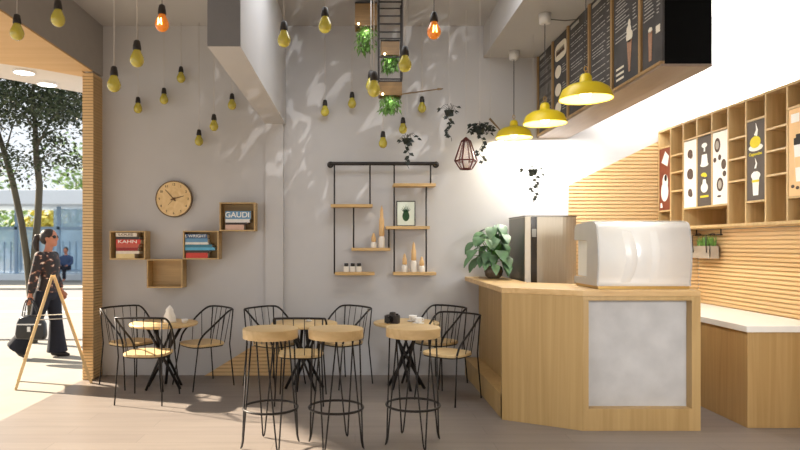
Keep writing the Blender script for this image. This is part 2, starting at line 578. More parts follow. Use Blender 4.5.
c2 = [(-2.835, -.7), (-2.835, 6.935), (-2.91, 8.1), (-3.34, 7.72), (-3.96, 7.02), (-4.45, 7.6), (-5.2, 7.9), (-6.1, 8.0), (-5.1, 6.3), (-4.0, 4.8), (-3.3, -.7)]  # outline runs on into an unseen wing, shaped to block the sun
struct(MB().prism(c2, lambda u, v, w: (u, v, w), 3.302, 3.44), 'canopy_edge', 'canopy_white', 'white outer edge of the entrance canopy with an added unseen wing blocking the sun', 'canopy')
for (px, py), lab in (((24, 71.5), 'round recessed downlight nearer the street in the canopy'), ((47, 83.5), 'round recessed downlight nearer the pillar in the canopy')):
    d = 1.862 * F / (VY - py)
    d = 1.85 * F / (py * -1 + VY)
    p = at(px, py, d)
    t = thing('canopy_downlight', lab, 'downlight', (p.x, p.y, 3.295), 0, 'canopy downlights')
    MB().lathe([(.10, -.012), (.10, .006)], n=24).build('diffuser', 'down_light', t)
    MB().lathe([(.101, .006), (.101, -.014), (.115, -.014), (.115, .006)], n=24, caps=False).build('trim_ring', 'white_plastic', t)

# ------------------------------------------------------------------ counter
def counter():
    t = thing('service_counter', 'oak service counter with chamfered corner and grey concrete front panel', 'counter')
    A, B, C = (1.213, 5.20), (1.768, 4.885), (2.68, 4.885)
    top = [(1.213, YB - .01), A, B, C, (2.68, 5.62), (2.10, 5.62), (1.62, 5.92), (1.62, YB - .01)]
    MB().prism(top, lambda u, v, w: (u, v, w), 1.045, 1.09).build('countertop', 'counter_top', t, .003)
    # left side: recessed panel between plinth and top
    MB().box(1.367, 1.60, 5.25, YB - .012, .2, 1.044).build('side_panel', 'counter_wood', t)
    MB().prism([(1.213, YB - .012), (1.213, 5.201), (1.24, 5.19), (1.60, 5.6), (1.60, YB - .012)], lambda u, v, w: (u, v, w), .001, .2).build('plinth', 'counter_wood', t, .003)
    MB().prism([A, B, (1.768, 5.0), (1.38, 5.245), (1.213, 5.245)], lambda u, v, w: (u, v, w), .201 if False else .001, 1.0445).build('corner_panel', 'counter_wood', t)
    # front frame with opening
    fr = MB()
    fr.box(1.7685, 1.812, 4.885, 5.0, .001, 1.0445)
    fr.box(2.613, 2.68, 4.885, 5.0, .001, 1.0445)
    fr.box(1.812, 2.613, 4.885, 5.0, .001, .172)
    fr.box(1.812, 2.613, 4.885, 5.0, 1.012, 1.0445)
    fr.build('front_frame', 'counter_wood', t)
    MB().box(1.812, 2.613, 4.968, 4.999, .172, 1.012).build('front_panel', 'concrete', t)
    MB().box(2.65, 2.68, 5.0, 5.6, .001, 1.0445).build('end_panel', 'counter_wood', t)
    MB().prism([(1.768, 5.001), (2.649, 5.001), (2.649, 5.58), (2.10, 5.58), (1.61, 5.88), (1.601, 5.25)], lambda u, v, w: (u, v, w), .05, 1.04).build('carcass', 'counter_wood', t)


counter()


def worktop():
    t = thing('base_cabinet', 'oak back bar cabinet with white worktop below the wall shelving', 'cabinet')
    MB().box(3.09, 3.77, 4.96, YB - .04, .001, .755).build('cabinet_body', 'worktop_wood', t, .002)
    MB().box(3.075, 3.778, 4.945, YB - .04, .7555, .806).build('worktop', 'worktop', t, .004)


worktop()

# ------------------------------------------------------------------ fridge + coffee machine
def fridge():
    t = thing('steel_fridge', 'tall brushed steel fridge standing behind the counter beside the plant', 'fridge', (0, 0, 0))
    x0, y0 = 1.686, 6.25
    ZT = 1.733
    # body outline with a large rounded right front corner
    out = [(x0, 6.88), (x0, y0)]
    front = [(x0, y0), (2.06, y0)] + [(2.06 + .19 * math.sin(a), y0 + .19 - .19 * math.cos(a)) for a in (i * PI / 2 / 8 for i in range(1, 9))]
    poly = [(x0, 6.88)] + front + [(2.25, 6.88)]
    MB().prism(poly, lambda u, v, w: (u, v, w), .001, ZT - .012).build('cabinet_shell', 'steel', t)
    MB().box(x0 - .006, x0 - .0005, y0 + .01, 6.87, .02, ZT - .02).build('side_panel', 'steel_dark', t)
    MB().box(x0 - .004, x0 + .055, y0 - .012, y0 - .0005, .02, ZT - .014).build('door_edge', 'steel_light', t, .003)
    MB().box(x0 + .058, x0 + .118, y0 - .008, y0 - .0005, .02, ZT - .014).build('handle_recess', 'dark_glass', t)
    MB().prism([(u * 1.0 + (.004 if u > 2 else -.006), v - (.01 if v < 6.4 else -.005)) for u, v in poly], lambda u, v, w: (u, v, w), ZT - .0115, ZT).build('top_cap', 'steel_dark', t)
    # display strip on the recess
    MB().box(x0 + .066, x0 + .110, y0 - .011, y0 - .0085, 1.52, 1.60).build('display', 'steel_dark', t)


fridge()


def machine():
    t = thing('espresso_machine', 'white glossy coffee machine with curved front standing on the counter', 'coffee machine', (0, 0, 0))
    x0, x1 = 1.925, 2.675
    yf, yb = 4.99, 5.53
    z0 = 1.093
    # C profile in (y, z), opening towards the barista
    zt = 1.632
    zb = z0 + .022
    def prof(off):
        o = off
        pts = [(yf + .02 + o, zb + o)]
        for i in range(9):                       # bulged front
            u = i / 8
            pts.append((yf + .028 + o - .026 * math.sin(PI * u), zb + .03 + o + (zt - zb - .11 - 2 * o) * u))
        for i in range(1, 7):                    # rounded shoulder
            a = i / 6 * PI / 2
            pts.append((yf + .028 + .08 - (.08 - o) * math.cos(a), zt - .08 + (.08 - o) * math.sin(a)))
        return pts
    ext = prof(0)
    ext += [(yb - .07, zt - .01)] + [(yb - .07 + .07 * math.sin(a), zt - .08 + .07 * math.cos(a)) for a in (PI / 8, PI / 4, 3 * PI / 8, PI / 2)]
    ext += [(yb, zt - .145), (yb - .02, zt - .15), (yf + .26, zt - .15), (yf + .24, zt - .165), (yf + .24, zb + .075), (yf + .26, zb + .06), (yb, zb + .055), (yb, zb)]
    MB().prism(ext, lambda u, v, w: (w, u, v), x0 + .012, x1 - .012, True).build('housing', 'machine_white', t)
    cap = ext
    for xa, xb in ((x0, x0 + .0115), (x1 - .0115, x1)):
        MB().prism(cap, lambda u, v, w: (w, u, v), xa, xb).build('side_cheek', 'machine_grey', t)
    # front seams: shallow curved ribs on the bulged cowl
    def seam(xc, bow, rise, run):
        n = 16
        vs, fs = [], []
        for i in range(n + 1):
            u = i / n
            z = zb + .03 + (zt - zb - .11) * u
            y = yf + .028 - .026 * math.sin(PI * u)
            xo = xc + bow * math.sin(PI * u)
            k = rise * math.sin(PI * u) ** .5
            vs += [(xo - run, y + .0012, z), (xo - run * .45, y - .0008 - k * .35, z), (xo - .004, y - .0012 - k, z), (xo + .006, y + .001, z)]
        for i in range(n):
            a = i * 4
            fs += [(a + j, a + j + 1, a + j + 5, a + j + 4) for j in range(3)]
        MB().add(vs, fs, True).build('cowl_panel', 'machine_white', t)
    seam(2.19, .045, .005, .10)
    seam(2.40, .02, .0025, .08)
    MB().box(x0 + .03, x0 + .05, yf + .245, yb - .012, zb + .062, zt - .152).build('splash_panel', 'machine_white', t)
    MB().box(x0 + .01, x1 - .01, yf + .03, yb - .02, z0, z0 + .021).build('base_tray', 'machine_base', t)
    MB().box(x0 + .01, x1 - .01, yf + .1, yf + .42, zt + .0, zt + .006).build('top_plate', 'steel_light', t, .002)
    for k in range(2):
        MB().lathe([(.035, 0), (.035, .03), (.02, .06)], (2.12 + k * .32, yf + .36, zb + .3), 14).build('group_head', 'steel_light', t)


machine()

# ------------------------------------------------------------------ menu box
def menu_box():
    t = thing('menu_sign_box', 'long black sign box with framed chalkboard menus hanging over the counter', 'menu board')
    MB().box(2.035, 2.345, 4.14, YB - .005, 2.635, 3.509).build('box_body', 'black', t)
    MB().box(2.012, 2.347, 4.138, YB - .005, 2.617, 2.634).build('bottom_panel', 'sign_base', t)
    ds = [6.95, 6.43, 5.97, 5.43, 4.95, 4.46, 4.14]
    fr = MB()
    for i, d in enumerate(ds[:-1]):
        fr.box(2.004, 2.034, d - .035, d, 2.655, 3.507)
    fr.box(2.004, 2.034, 4.14, 6.95, 2.6345, 2.6545)
    fr.build('frame', 'sign_frame', t)
    rnd = random.Random(3)
    for i in range(6):
        y1, y0 = ds[i] - .036, ds[i + 1] + .001
        b = MB().box(2.02, 2.0345, y0, y1, 2.656, 3.506).build('chalkboard', 'chalkboard', t)
        ch = MB()
        w = y1 - y0

        def stroke(u0, u1, v, h=.006, mb=ch):
            # u measured from the far (viewer's left) edge towards the camera
            mb.box(2.0175, 2.0195, y1 - u1 * w, y1 - u0 * w, v, v + h)
        def blobp(u, v, ru, rv, mb, n=14, x=2.0165):
            mb.prism([(u + ru * math.cos(2 * PI * k / n), v + rv * math.sin(2 * PI * k / n)) for k in range(n)], lambda a, bq, q: (q, y1 - a * w, bq), x, x + .002)
        if i == 1:
            pl = MB()
            pts = []
            for k in range(24):
                a = 2 * PI * k / 24
                cu, cv = math.cos(a), math.sin(a)
                pts.append((.5 + .40 * math.copysign(abs(cu) ** .5, cu), 3.35 + .085 * math.copysign(abs(cv) ** .5, cv)))
            pl.prism(pts, lambda a, bq, q: (q, y1 - a * w, bq), 2.0165, 2.0185)
            p = pl.build('plaque', 'cream', b)
            ln = MB()
            for k in range(7):
                u = .22 + k * .082
                ln.tube([(2.0155, y1 - u * w, 3.32), (2.0155, y1 - (u + .03) * w, 3.375), (2.0155, y1 - (u + .06) * w, 3.325)], .005, 5)
            ln.build('plaque_lettering', 'ink_brown', p)
            im = MB()
            for k, v in enumerate((3.16, 2.98, 2.80)):
                blobp(.32, v, .22, .062, im)
                for q in range(4):
                    stroke(.62, .62 + rnd.uniform(.12, .3), v - .04 + q * .024)
            im.build('menu_picture', 'cream', b)
        elif i in (4, 5):
            v = 3.47
            while v > 2.98:
                a = rnd.uniform(.06, .14)
                stroke(a, a + rnd.uniform(.35, .55), v, .007)
                if rnd.random() < .7:
                    stroke(.74, .74 + rnd.uniform(.08, .16), v, .007)
                v -= rnd.choice((.022, .022, .026, .06))
            cn = MB()
            u = .62 if i == 4 else .42
            cn.prism([(u - .09, 2.95), (u + .09, 2.95), (u + .03, 2.72), (u - .03, 2.72)] if i == 4 else [(u - .1, 2.90), (u + .1, 2.90), (u + .07, 2.70), (u - .07, 2.70)], lambda a, bq, q: (q, y1 - a * w, bq), 2.0165, 2.0185)
            cn.build('cone_drawing', 'cone_tan', b)
            ic = MB()
            if i == 4:
                blobp(u, 2.98, .12, .045, ic); blobp(u - .02, 3.03, .085, .035, ic, x=2.0160); blobp(u, 3.07, .045, .035, ic, x=2.0155)
                for k in range(3):
                    so = MB(); stroke(.1, .4, 2.70 + k * .04, .016, so); so.build('price_line', 'cream', b)
            else:
                blobp(u, 2.91, .1, .02, ic)
                so = MB(); stroke(.7, .9, 2.86, .05, so); so.build('price_line', 'cream', b)
            ic.build('ice_cream_drawing', 'cream', b)
        else:
            stroke(.08, .5, 3.45, .028)
            v = 3.39
            while v > 2.72:
                a = rnd.uniform(.06, .12)
                x = a
                while x < .62:
                    e = x + rnd.uniform(.08, .22)
                    stroke(x, min(e, .7), v, .0065)
                    x = e + .03
                stroke(.78, .78 + rnd.uniform(.08, .14), v, .0065)
                v -= rnd.choice((.024, .024, .03, .055))
        ch.build('chalk_lettering', 'chalk', b)



menu_box()

# ------------------------------------------------------------------ right shelving
def shelving():
    t = thing('wall_shelving', 'long oak wall shelving with many small compartments above the back bar', 'shelving')
    XS, XB = 3.34, XR - .018
    zb, zt = 1.605, 2.69
    ds = [6.93 - .2575 * i for i in range(12)]
    th = .018
    yE = ds[-1]
    MB().box(XS, XB, yE, 6.94, zb, zb + .025).build('bottom_board', 'shelf_wood', t)
    MB().box(XS, XB, yE, 6.94, zt - .022, zt).build('top_board', 'shelf_wood', t)
    MB().box(XB - .012, XB - .001, yE, 6.94, zb + .0255, zt - .0225).build('back_board', 'shelf_wood', t)
    for i, d in enumerate(ds):
        z0 = 1.815 if i in (3, 4) else zb + .0255
        MB().box(XS, XB - .0125, d - th / 2, d + th / 2, z0, zt - .0225).build('divider', 'shelf_wood', t)
    def shelf(i, z, x=XS):
        MB().box(x, XB - .0125, ds[i + 1] + th / 2 + .0003, ds[i] - th / 2 - .0003, z - .016, z).build('shelf_board', 'shelf_wood', t)
    for i in (1, 5, 7, 9):
        for z in (2.385, 2.205, 2.01):
            shelf(i, z)
    for i in (0, 6, 8, 10):
        shelf(i, 2.50)
        shelf(i, 1.815)
    for i in (2, 3, 4):
        shelf(i, 2.505)
    MB().box(XS, XB - .0125, ds[5] + th / 2 + .0003, ds[2] - th / 2 - .0003, 1.799, 1.8147).build('shelf_board', 'shelf_wood', t)
    # posters (separate things standing in the compartments)
    def poster(i, m, lab, grp=None):
        y0, y1 = ds[i + 1] + th / 2 + .003, ds[i] - th / 2 - .003
        p = thing('poster_panel', lab, 'poster', (0, 0, 0), 0, 'drink posters standing in the shelving')
        z0, z1 = 1.816, 2.481
        MB().box(XS + .004, XS + .014, y0, y1, z0, z1).build('board', m, p)
        w, h = y1 - y0, z1 - z0
        def F3(u, v, q):
            return (q, y1 - u * w, z0 + v * h)
        return p, F3
    def disc(mb, F3, u, v, ru, rv, n=18, x=XS + .0022):
        mb.prism([(u + ru * math.cos(2 * PI * k / n), v + rv * math.sin(2 * PI * k / n)) for k in range(n)], F3, x, x + .0012)
    def poly(mb, F3, pts, x=XS + .0022):
        mb.prism(pts, F3, x, x + .0012)
    def ink(p, F3, name, m, *shapes):
        o = MB()
        for k, sh in enumerate(shapes):
            x = XS + .0024 - .0003 * k
            if isinstance(sh, tuple):
                disc(o, F3, *sh, x=x)
            else:
                poly(o, F3, sh, x=x)
        o.build(name, m, p)
    p, F3 = poster(0, 'poster_brown', 'brown coffee poster with white cup shapes in the far end compartment')
    ink(p, F3, 'cup_print', 'ink_white', (.5, .30, .34, .16), (.55, .45, .26, .13))
    ink(p, F3, 'napkin_print', 'ink_white', [(.2, .78), (.75, .70), (.9, .86), (.55, .95)])
    ink(p, F3, 'spoon_print', 'ink_white', [(.1, .04), (.3, .04), (.25, .12), (.12, .12)])
    ink(p, F3, 'coffee_print', 'ink_black', (0, 0, 0, 0)) if False else None
    o = MB(); disc(o, F3, .6, .52, .12, .055, x=XS + .0008); o.build('coffee_print', 'ink_black', p)
    p, F3 = poster(2, 'poster_white', 'white poster with three brown bean pictures, beside the dark poster')
    for v, ru, rv in ((.80, .20, .065), (.50, .24, .08), (.22, .17, .06)):
        ink(p, F3, 'bean_print', 'ink_brown', (.5, v, ru, rv), (.58, v - .03, ru * .7, rv * .7))
    p, F3 = poster(3, 'poster_dark', 'dark brown poster with white and yellow cup icons between two white posters')
    ink(p, F3, 'glass_print', 'ink_white', (.5, .87, .2, .035), [(.46, .78), (.56, .78), (.56, .88), (.46, .88)])
    ink(p, F3, 'cup_print', 'ink_white', [(.25, .60), (.75, .60), (.68, .74), (.32, .74)], (.5, .59, .3, .03))
    ink(p, F3, 'pot_print', 'ink_white', (.5, .26, .26, .07), [(.35, .30), (.65, .30), (.6, .38), (.4, .38)])
    ink(p, F3, 'yellow_print', 'ink_yellow', (.45, .45, .2, .028), (.58, .43, .12, .02))
    ink(p, F3, 'yellow_line', 'ink_yellow', [(.2, .12), (.8, .12), (.8, .15), (.2, .15)])
    p, F3 = poster(4, 'poster_white', 'white poster with scattered dark cup and plate prints, nearest of the close set of three')
    for u, v, ru, rv in ((.32, .82, .20, .10), (.15, .62, .1, .035), (.48, .645, .1, .04), (.75, .54, .16, .07), (.8, .41, .12, .04), (.5, .27, .22, .095), (.45, .11, .14, .015)):
        ink(p, F3, 'cup_print', 'ink_brown', (u, v, ru, rv))
    for v, r in ((.82, .06), (.27, .06)):
        o = MB(); disc(o, F3, .32 if v > .5 else .5, v, .12, r, x=XS + .0012); o.build('plate_print', 'planter_grey', p)
    p, F3 = poster(6, 'poster_dark', 'dark poster with steaming yellow cup and white takeaway cup, standing alone')
    ink(p, F3, 'steam_print', 'ink_white', [(.40, .82), (.58, .80), (.62, .88), (.50, .97), (.52, .88)])
    ink(p, F3, 'saucer_print', 'ink_white', (.5, .66, .40, .045))
    ink(p, F3, 'takeaway_cup_print', 'ink_white', [(.36, .06), (.64, .06), (.70, .30), (.30, .30)], (.5, .31, .26, .05), [(.30, .28), (.70, .28), (.62, .36), (.38, .36)])
    ink(p, F3, 'steam_print', 'ink_white', [(.42, .40), (.52, .40), (.58, .46), (.46, .53), (.5, .46)])
    o = MB(); disc(o, F3, .48, .73, .30, .075, x=XS + .0012); o.build('yellow_cup_print', 'ink_yellow', p)
    o = MB(); poly(o, F3, [(.30, .225), (.70, .225), (.70, .255), (.30, .255)], XS + .0008); o.build('yellow_line', 'ink_yellow', p)
    text_obj('Cappuccino', .036, 'ink_yellow', p, F3(.5, .58, XS + .0005), (PI / 2, 0, -PI / 2), 'poster_lettering')
    p, F3 = poster(8, 'poster_tan', 'tan poster with white takeaway cup and black lid, nearest the camera')
    ink(p, F3, 'lid_print', 'ink_black', [(.25, .58), (.95, .58), (.95, .66), (.25, .66)], [(.35, .655), (.85, .655), (.85, .70), (.35, .70)])
    ink(p, F3, 'cup_print', 'ink_white', [(.36, .16), (.84, .16), (.95, .579), (.25, .579)])
    ink(p, F3, 'badge_print', 'ink_white', [(.12, .84), (.5, .84), (.5, .94), (.12, .94)])
    o = MB(); poly(o, F3, [(.33, .32), (.87, .32), (.90, .44), (.30, .44)], XS + .0010); o.build('sleeve_print', 'poster_tan', p)
    for u, v in ((.2, .11), (.42, .09), (.7, .11)):
        ink(p, F3, 'bean_print', 'ink_brown', (u, v, .08, .02))


shelving()

# hanging planter under the shelving
def hook_planter():
    t = thing('hanging_planter', 'grey trough planter with bright grass hung below the wall shelving', 'planter')
    y0, y1 = 6.50, 6.86
    x0, x1 = 3.66, 3.76
    o = MB()
    o.box(x0, x1, y0, y1, 1.30, 1.31); o.box(x0, x0 + .008, y0, y1, 1.31, 1.43); o.box(x1 - .008, x1, y0, y1, 1.31, 1.43); o.box(x0, x1, y0, y0 + .008, 1.31, 1.43); o.box(x0, x1, y1 - .008, y1, 1.31, 1.43)
    o.build('trough', 'planter_grey', t)
    MB().box(x0 + .009, x1 - .009, y0 + .009, y1 - .009, 1.312, 1.41).build('soil', 'ink_brown', t)
    g = MB()
    rnd = random.Random(5)
    for _ in range(170):
        p = (rnd.uniform(x0 + .015, x1 - .015), rnd.uniform(y0 + .03, y1 - .1), 1.405)
        g.leaf(p, (rnd.uniform(-.25, .25), rnd.uniform(-.25, .25), 1), (rnd.uniform(-1, 1), rnd.uniform(-1, 1), .1), rnd.uniform(.08, .15), .011, .08)
    g.build('grass', 'leaf_bright', t)
    MB().tube([(3.74, 6.42, 1.545), (3.74, 6.92, 1.545)], .007, 8).build('rail', 'dark_pipe', t)
    for y in (6.55, 6.81):
        MB().tube([(3.74, y, 1.553), (3.72, y, 1.56), (3.65, y, 1.54), (3.648, y, 1.44), (3.655, y, 1.36)], .005, 6).build('hook', 'dark_pipe', t)
    for y in (6.44, 6.90):
        MB().box(3.735, 3.745, y - .004, y + .004, 1.54, 1.605).build('rail_bracket', 'dark_pipe', t)


hook_planter()

# ------------------------------------------------------------------ pendant lamps
def pendant(X, Y, zr, ceil, lab, cable=False):
    t = thing('pendant_lamp', lab, 'pendant lamp', (X, Y, zr), 0, 'yellow dome pendants over the counter')
    # dome in local z: rim 0
    out = [(.193, 0), (.192, .012), (.178, .045), (.165, .075), (.120, .105), (.07, .118), (.045, .128), (.042, .165), (.03, .185), (.016, .19)]
    inn = [(r - .004, z - .003) for r, z in reversed(out)][3:]
    MB().lathe(out + [(.012, .186), (.03, .12), (.066, .113)] + [(.116, .1), (.160, .071), (.174, .042), (.188, .012), (.189, 0), (.193, 0)], n=36, caps=False).build('lamp_shade', 'yellow', t)
    MB().lathe([(.1865, .004), (.171, .042), (.157, .069), (.114, .097), (.06, .106), (.01, .108)], n=36, caps=False).build('inner_reflector', 'lamp_inner', t)
    MB().ell((0, 0, .055), (.045, .045, .05), 14).build('light_bulb', 'lamp_bulb', t)
    MB().tube([(0, 0, .19), (0, 0, .205), (.012, 0, .215), (.012, 0, .235), (0, 0, .245), (-.012, 0, .235), (-.012, 0, .215), (0, 0, .205)], .004, 6).build('hook', 'machine_base', t)
    h = ceil - zr
    MB().tube([(0, 0, .245), (0, 0, h - .08)], .004, 6).build('cord', 'cord_dark', t)
    MB().lathe([(.035, -.09), (.048, -.085), (.055, 0)], (0, 0, h - .001), 20).build('ceiling_cup', 'white_plastic', t)
    if cable:
        MB().tube([(.05, 0, h - .05), (.18, 0, h - .06), (.295, 0, h - .05)], .004, 6).build('feed_cable', 'cord_dark', t)
    l = bpy.data.lights.new('pendant_glow', 'POINT')
    l.energy = 5; l.color = (1, .8, .45); l.shadow_soft_size = .04
    lo = bpy.data.objects.new('pendant_glow', l); COL.objects.link(lo); lo.location = (X, Y, zr - .02)


pendant(1.70, 4.64, 2.515, 3.51, 'yellow dome pendant hanging nearest the camera beside the menu boards')
pendant(1.70, 5.64, 2.525, 3.51, 'yellow dome pendant with white ceiling cup, middle one of the row', True)
pendant(1.70, 6.74, 2.585, 3.51, 'yellow dome pendant hanging closest to the back wall')

# ------------------------------------------------------------------ bulbs
def bulb_proto(lit):
    t = thing('pendant_bulb', '', 'light bulb')
    MB().lathe([(.012, .178), (.02, .172), (.026, .14), (.028, .118), (.026, .112)], n=16).build('socket', 'socket', t)
    g = MB().lathe([(.002, -.002), (.018, .001), (.034, .012), (.044, .030), (.0465, .048), (.043, .066), (.034, .086), (.026, .104), (.024, .1115)], n=20).build('glass', 'bulb_lit' if lit else 'bulb', t)
    if lit:
        f = MB()
        MB().tube([(-.012, -.050, .03), (-.008, -.0505, .075), (0, -.0508, .04), (.008, -.0505, .075), (.012, -.050, .03)], .0035, 6).build('filament', 'filament', t)
    return t


BUL = [
    # px, y centre, height, lit, label
    (17, 27, 26, 0, 'unlit yellow bulb hanging in front of the orange soffit edge'),
    (58, 13, 27, 0, 'unlit yellow bulb hanging high before the grey header wall'),
    (114, 79, 26, 0, 'large unlit yellow bulb hanging closest to the slatted pillar'),
    (137, 53.5, 27, 0, 'large unlit yellow bulb straight above a small one near the pillar'),
    (138, 105, 16.5, 0, 'small unlit yellow bulb under a larger one, high above the book boxes'),
    (162, 18, 27, 1, 'glowing orange bulb hanging left of the ceiling beam'),
    (164, 96, 16.5, 0, 'small unlit yellow bulb straight below the glowing bulb beside the beam'),
    (181, 74.5, 16.5, 0, 'small unlit yellow bulb on the shortest cord of the cluster left of the beam'),
    (199, 137.5, 16.5, 0, 'lowest small yellow bulb of the cluster left of the beam'),
    (214, 122.5, 17, 0, 'small yellow bulb hanging second lowest in the cluster left of the beam'),
    (232, 101.5, 16.5, 0, 'small yellow bulb hanging closest to the beam in the cluster left of it'),
    (284, 34, 26, 0, 'large unlit yellow bulb hanging just right of the beam face'),
    (325, 20, 26, 0, 'large unlit yellow bulb hanging high above a small one, left of the planters'),
    (325, 108, 16.5, 0, 'small unlit yellow bulb hanging alone above the left end of the pipe shelf'),
    (352, 100, 16.5, 0, 'small unlit yellow bulb hanging below the upper wooden planter'),
    (374, 84, 26, 0, 'large yellow bulb partly covering another one left of the ladder foot'),
    (371, 81, 21, 0, 'yellow bulb mostly hidden behind a larger one left of the ladder foot'),
    (405, 59, 26, 0, 'large unlit yellow bulb hanging beside the right rail of the ladder'),
    (434, 25.5, 27, 1, 'glowing orange bulb hanging right of the ladder'),
    (422, 104.5, 16.5, 0, 'small unlit yellow bulb hanging just below the wooden rod'),
    (403, 125.5, 16.5, 0, 'small unlit yellow bulb beside the lowest plant of the ladder'),
    (383, 139.5, 17, 0, 'lowest small yellow bulb, straight above the pipe shelf'),
]
protos = {0: None, 1: None}
for px, py, h, lit, lab in BUL:
    d = .18 * F / h
    p = at(px, py, d)
    z = p.z - .09
    if protos[lit] is None:
        t = protos[lit] = bulb_proto(lit)
        t.location = (p.x, p.y, z); t['label'] = lab
    else:
        t = dup(protos[lit], (p.x, p.y, z), 0, lab)
        for c in list(t.children):
            if c.name.startswith('cord'):
                bpy.data.objects.remove(c)
    t['group'] = 'glowing orange bulbs' if lit else 'unlit yellow bulbs'
    MB().tube([(0, 0, .178), (0, 0, ZC - z - .001)], .0028, 6).build('cord', 'cord_dark' if lit else 'cord_white', t)

# ------------------------------------------------------------------ ladder and planters
def ladder():
    D = 6.2
    t = thing('hanging_ladder', 'black metal ladder frame hanging from the ceiling between planters', 'ladder frame')
    xl, xr = at(379, 0, D).x, at(402, 0, D).x
    zb = at(0, 79, D).z
    for x in (xl, xr):
        for y in (D, D + .16):
            MB().box(x - .007, x + .007, y - .007, y + .007, zb, ZC - .002).build('rail', 'dark_pipe', t)
    for py in (2, 8.5, 16, 24, 32, 38.5, 57, 79):
        z = at(0, py, D).z
        MB().box(xl + .0075, xr - .0075, D - .006, D + .006, z - .006, z + .006).build('rung', 'dark_pipe', t)
    for py in (57, 79):
        z = at(0, py, D).z
        for x in (xl, xr):
            MB().box(x - .005, x + .005, D + .0075, D + .1525, z - .005, z + .005).build('side_bar', 'dark_pipe', t)


ladder()


def wooden_planter(px0, px1, py0, py1, D, depth, lab, top=None, rod=False, fol=18, hang=True):
    t = thing('hanging_planter', lab, 'planter', (0, 0, 0), 0, 'wooden ceiling planters')
    a, b = at(px0, py1, D), at(px1, py0, D)
    x0, x1, z0, z1 = a.x, b.x, a.z, b.z
    z1 = min(z1, ZC - .03)
    y0, y1 = D, D + depth
    o = MB()
    o.box(x0, x1, y0, y0 + .012, z0, z1); o.box(x0, x1, y1 - .012, y1, z0, z1); o.box(x0, x0 + .012, y0 + .012, y1 - .012, z0, z1); o.box(x1 - .012, x1, y0 + .012, y1 - .012, z0, z1)
    o.build('crate', 'planter_wood', t)
    MB().box(x0 - .002, x1 + .002, y0 - .004, y0 - .0005, z1 - .014, z1).build('edge_strip', 'dark_pipe', t)
    MB().box(x0 + .013, x1 - .013, y0 + .013, y1 - .013, z0 + .03, z0 + .05).build('grow_plate', 'ink_brown', t)
    f = MB()
    rnd = random.Random(int(px0))
    cx, cy = (x0 + x1) / 2, (y0 + y1) / 2
    for _ in range(230):
        u = rnd.random()
        p = Vector((cx + max(-.09, min(.09, rnd.gauss(0, (x1 - x0) * .2))), cy + max(-.06, min(.06, rnd.gauss(0, depth * .22))), z0 + .02 - fol / F * D * rnd.random() ** .8))
        f.leaf(p, (rnd.uniform(-1, 1), rnd.uniform(-1, .4), -rnd.uniform(.1, 1.4)), (rnd.uniform(-.5, .5), -.3, 1), rnd.uniform(.04, .08), .02, .2)
    for _ in range(10):
        q = Vector((cx + rnd.gauss(0, .04), cy, z0 + .03))
        f.tube([q, q + Vector((rnd.uniform(-.05, .05), rnd.uniform(-.03, .03), -.06)), q + Vector((rnd.uniform(-.08, .08), rnd.uniform(-.03, .03), -fol / F * D * .9))], .002, 4)
    if not hang and not rod:
        f.v = [(max(x0 - .002, min(x1 + .002, x)), max(y0 - .008, min(y1 + .005, y)), z) for x, y, z in f.v]
    f.build('foliage', 'leaf_bright', t)
    s = MB().ell((x0 + .035, y0 - .022, z0 + .004), (.011, .011, .011), 10)
    s.build('spot_lamp', 'spot_glow', t)
    if hang:
        for x in (x0 + .01, x1 - .01):
            MB().tube([(x, cy, z1 - .02), (x, cy, ZC - .001)], .003, 5).build('cord', 'cord_dark', t)
    if rod:
        e = at(443, 89, D)
        MB().tube([(x1 - .01, y0 - .012, at(0, 94.5, D).z), (e.x - .06, y0 - .012, e.z - .006), (e.x - .05, y0 - .012, e.z - .004), (e.x, y0 - .012, e.z)], [.007, .006, .013, .003], 8).build('rod', 'clock_rim', t)
    l = bpy.data.lights.new('planter_spot', 'POINT'); l.energy = 1.1; l.color = (1, .95, .8); l.shadow_soft_size = .03
    lo = bpy.data.objects.new('planter_spot', l); COL.objects.link(lo); lo.location = (cx, cy - .02, z0 - .05)
    return t


wooden_planter(355, 377, 2, 25, 6.2, .2, 'wooden planter with trailing fern, highest beside the ladder top', fol=24)
wooden_planter(381, 399.5, 40, 55, 6.225, .11, 'wooden planter with trailing fern held inside the ladder frame', fol=15, hang=False)
wooden_planter(379, 402, 80.5, 95, 6.2, .16, 'wooden planter with trailing fern and long rod below the ladder', rod=True, fol=16, hang=False)

# stick by the far pendant
q0, q1 = at(489.5, 118.5, 6.5), at(500, 130, 6.5)
st = thing('hanging_stick', 'short brown stick hanging slanted beside the far pendant', 'stick')
MB().tube([q0, q1], [.022, .012], 8, flat=.5).build('stick_body', 'clock_rim', st)
MB().tube([(q0.x + .01, q0.y, q0.z), (q0.x + .01, q0.y, ZC - .001)], .0015, 5).build('cord', 'cord_white', st)

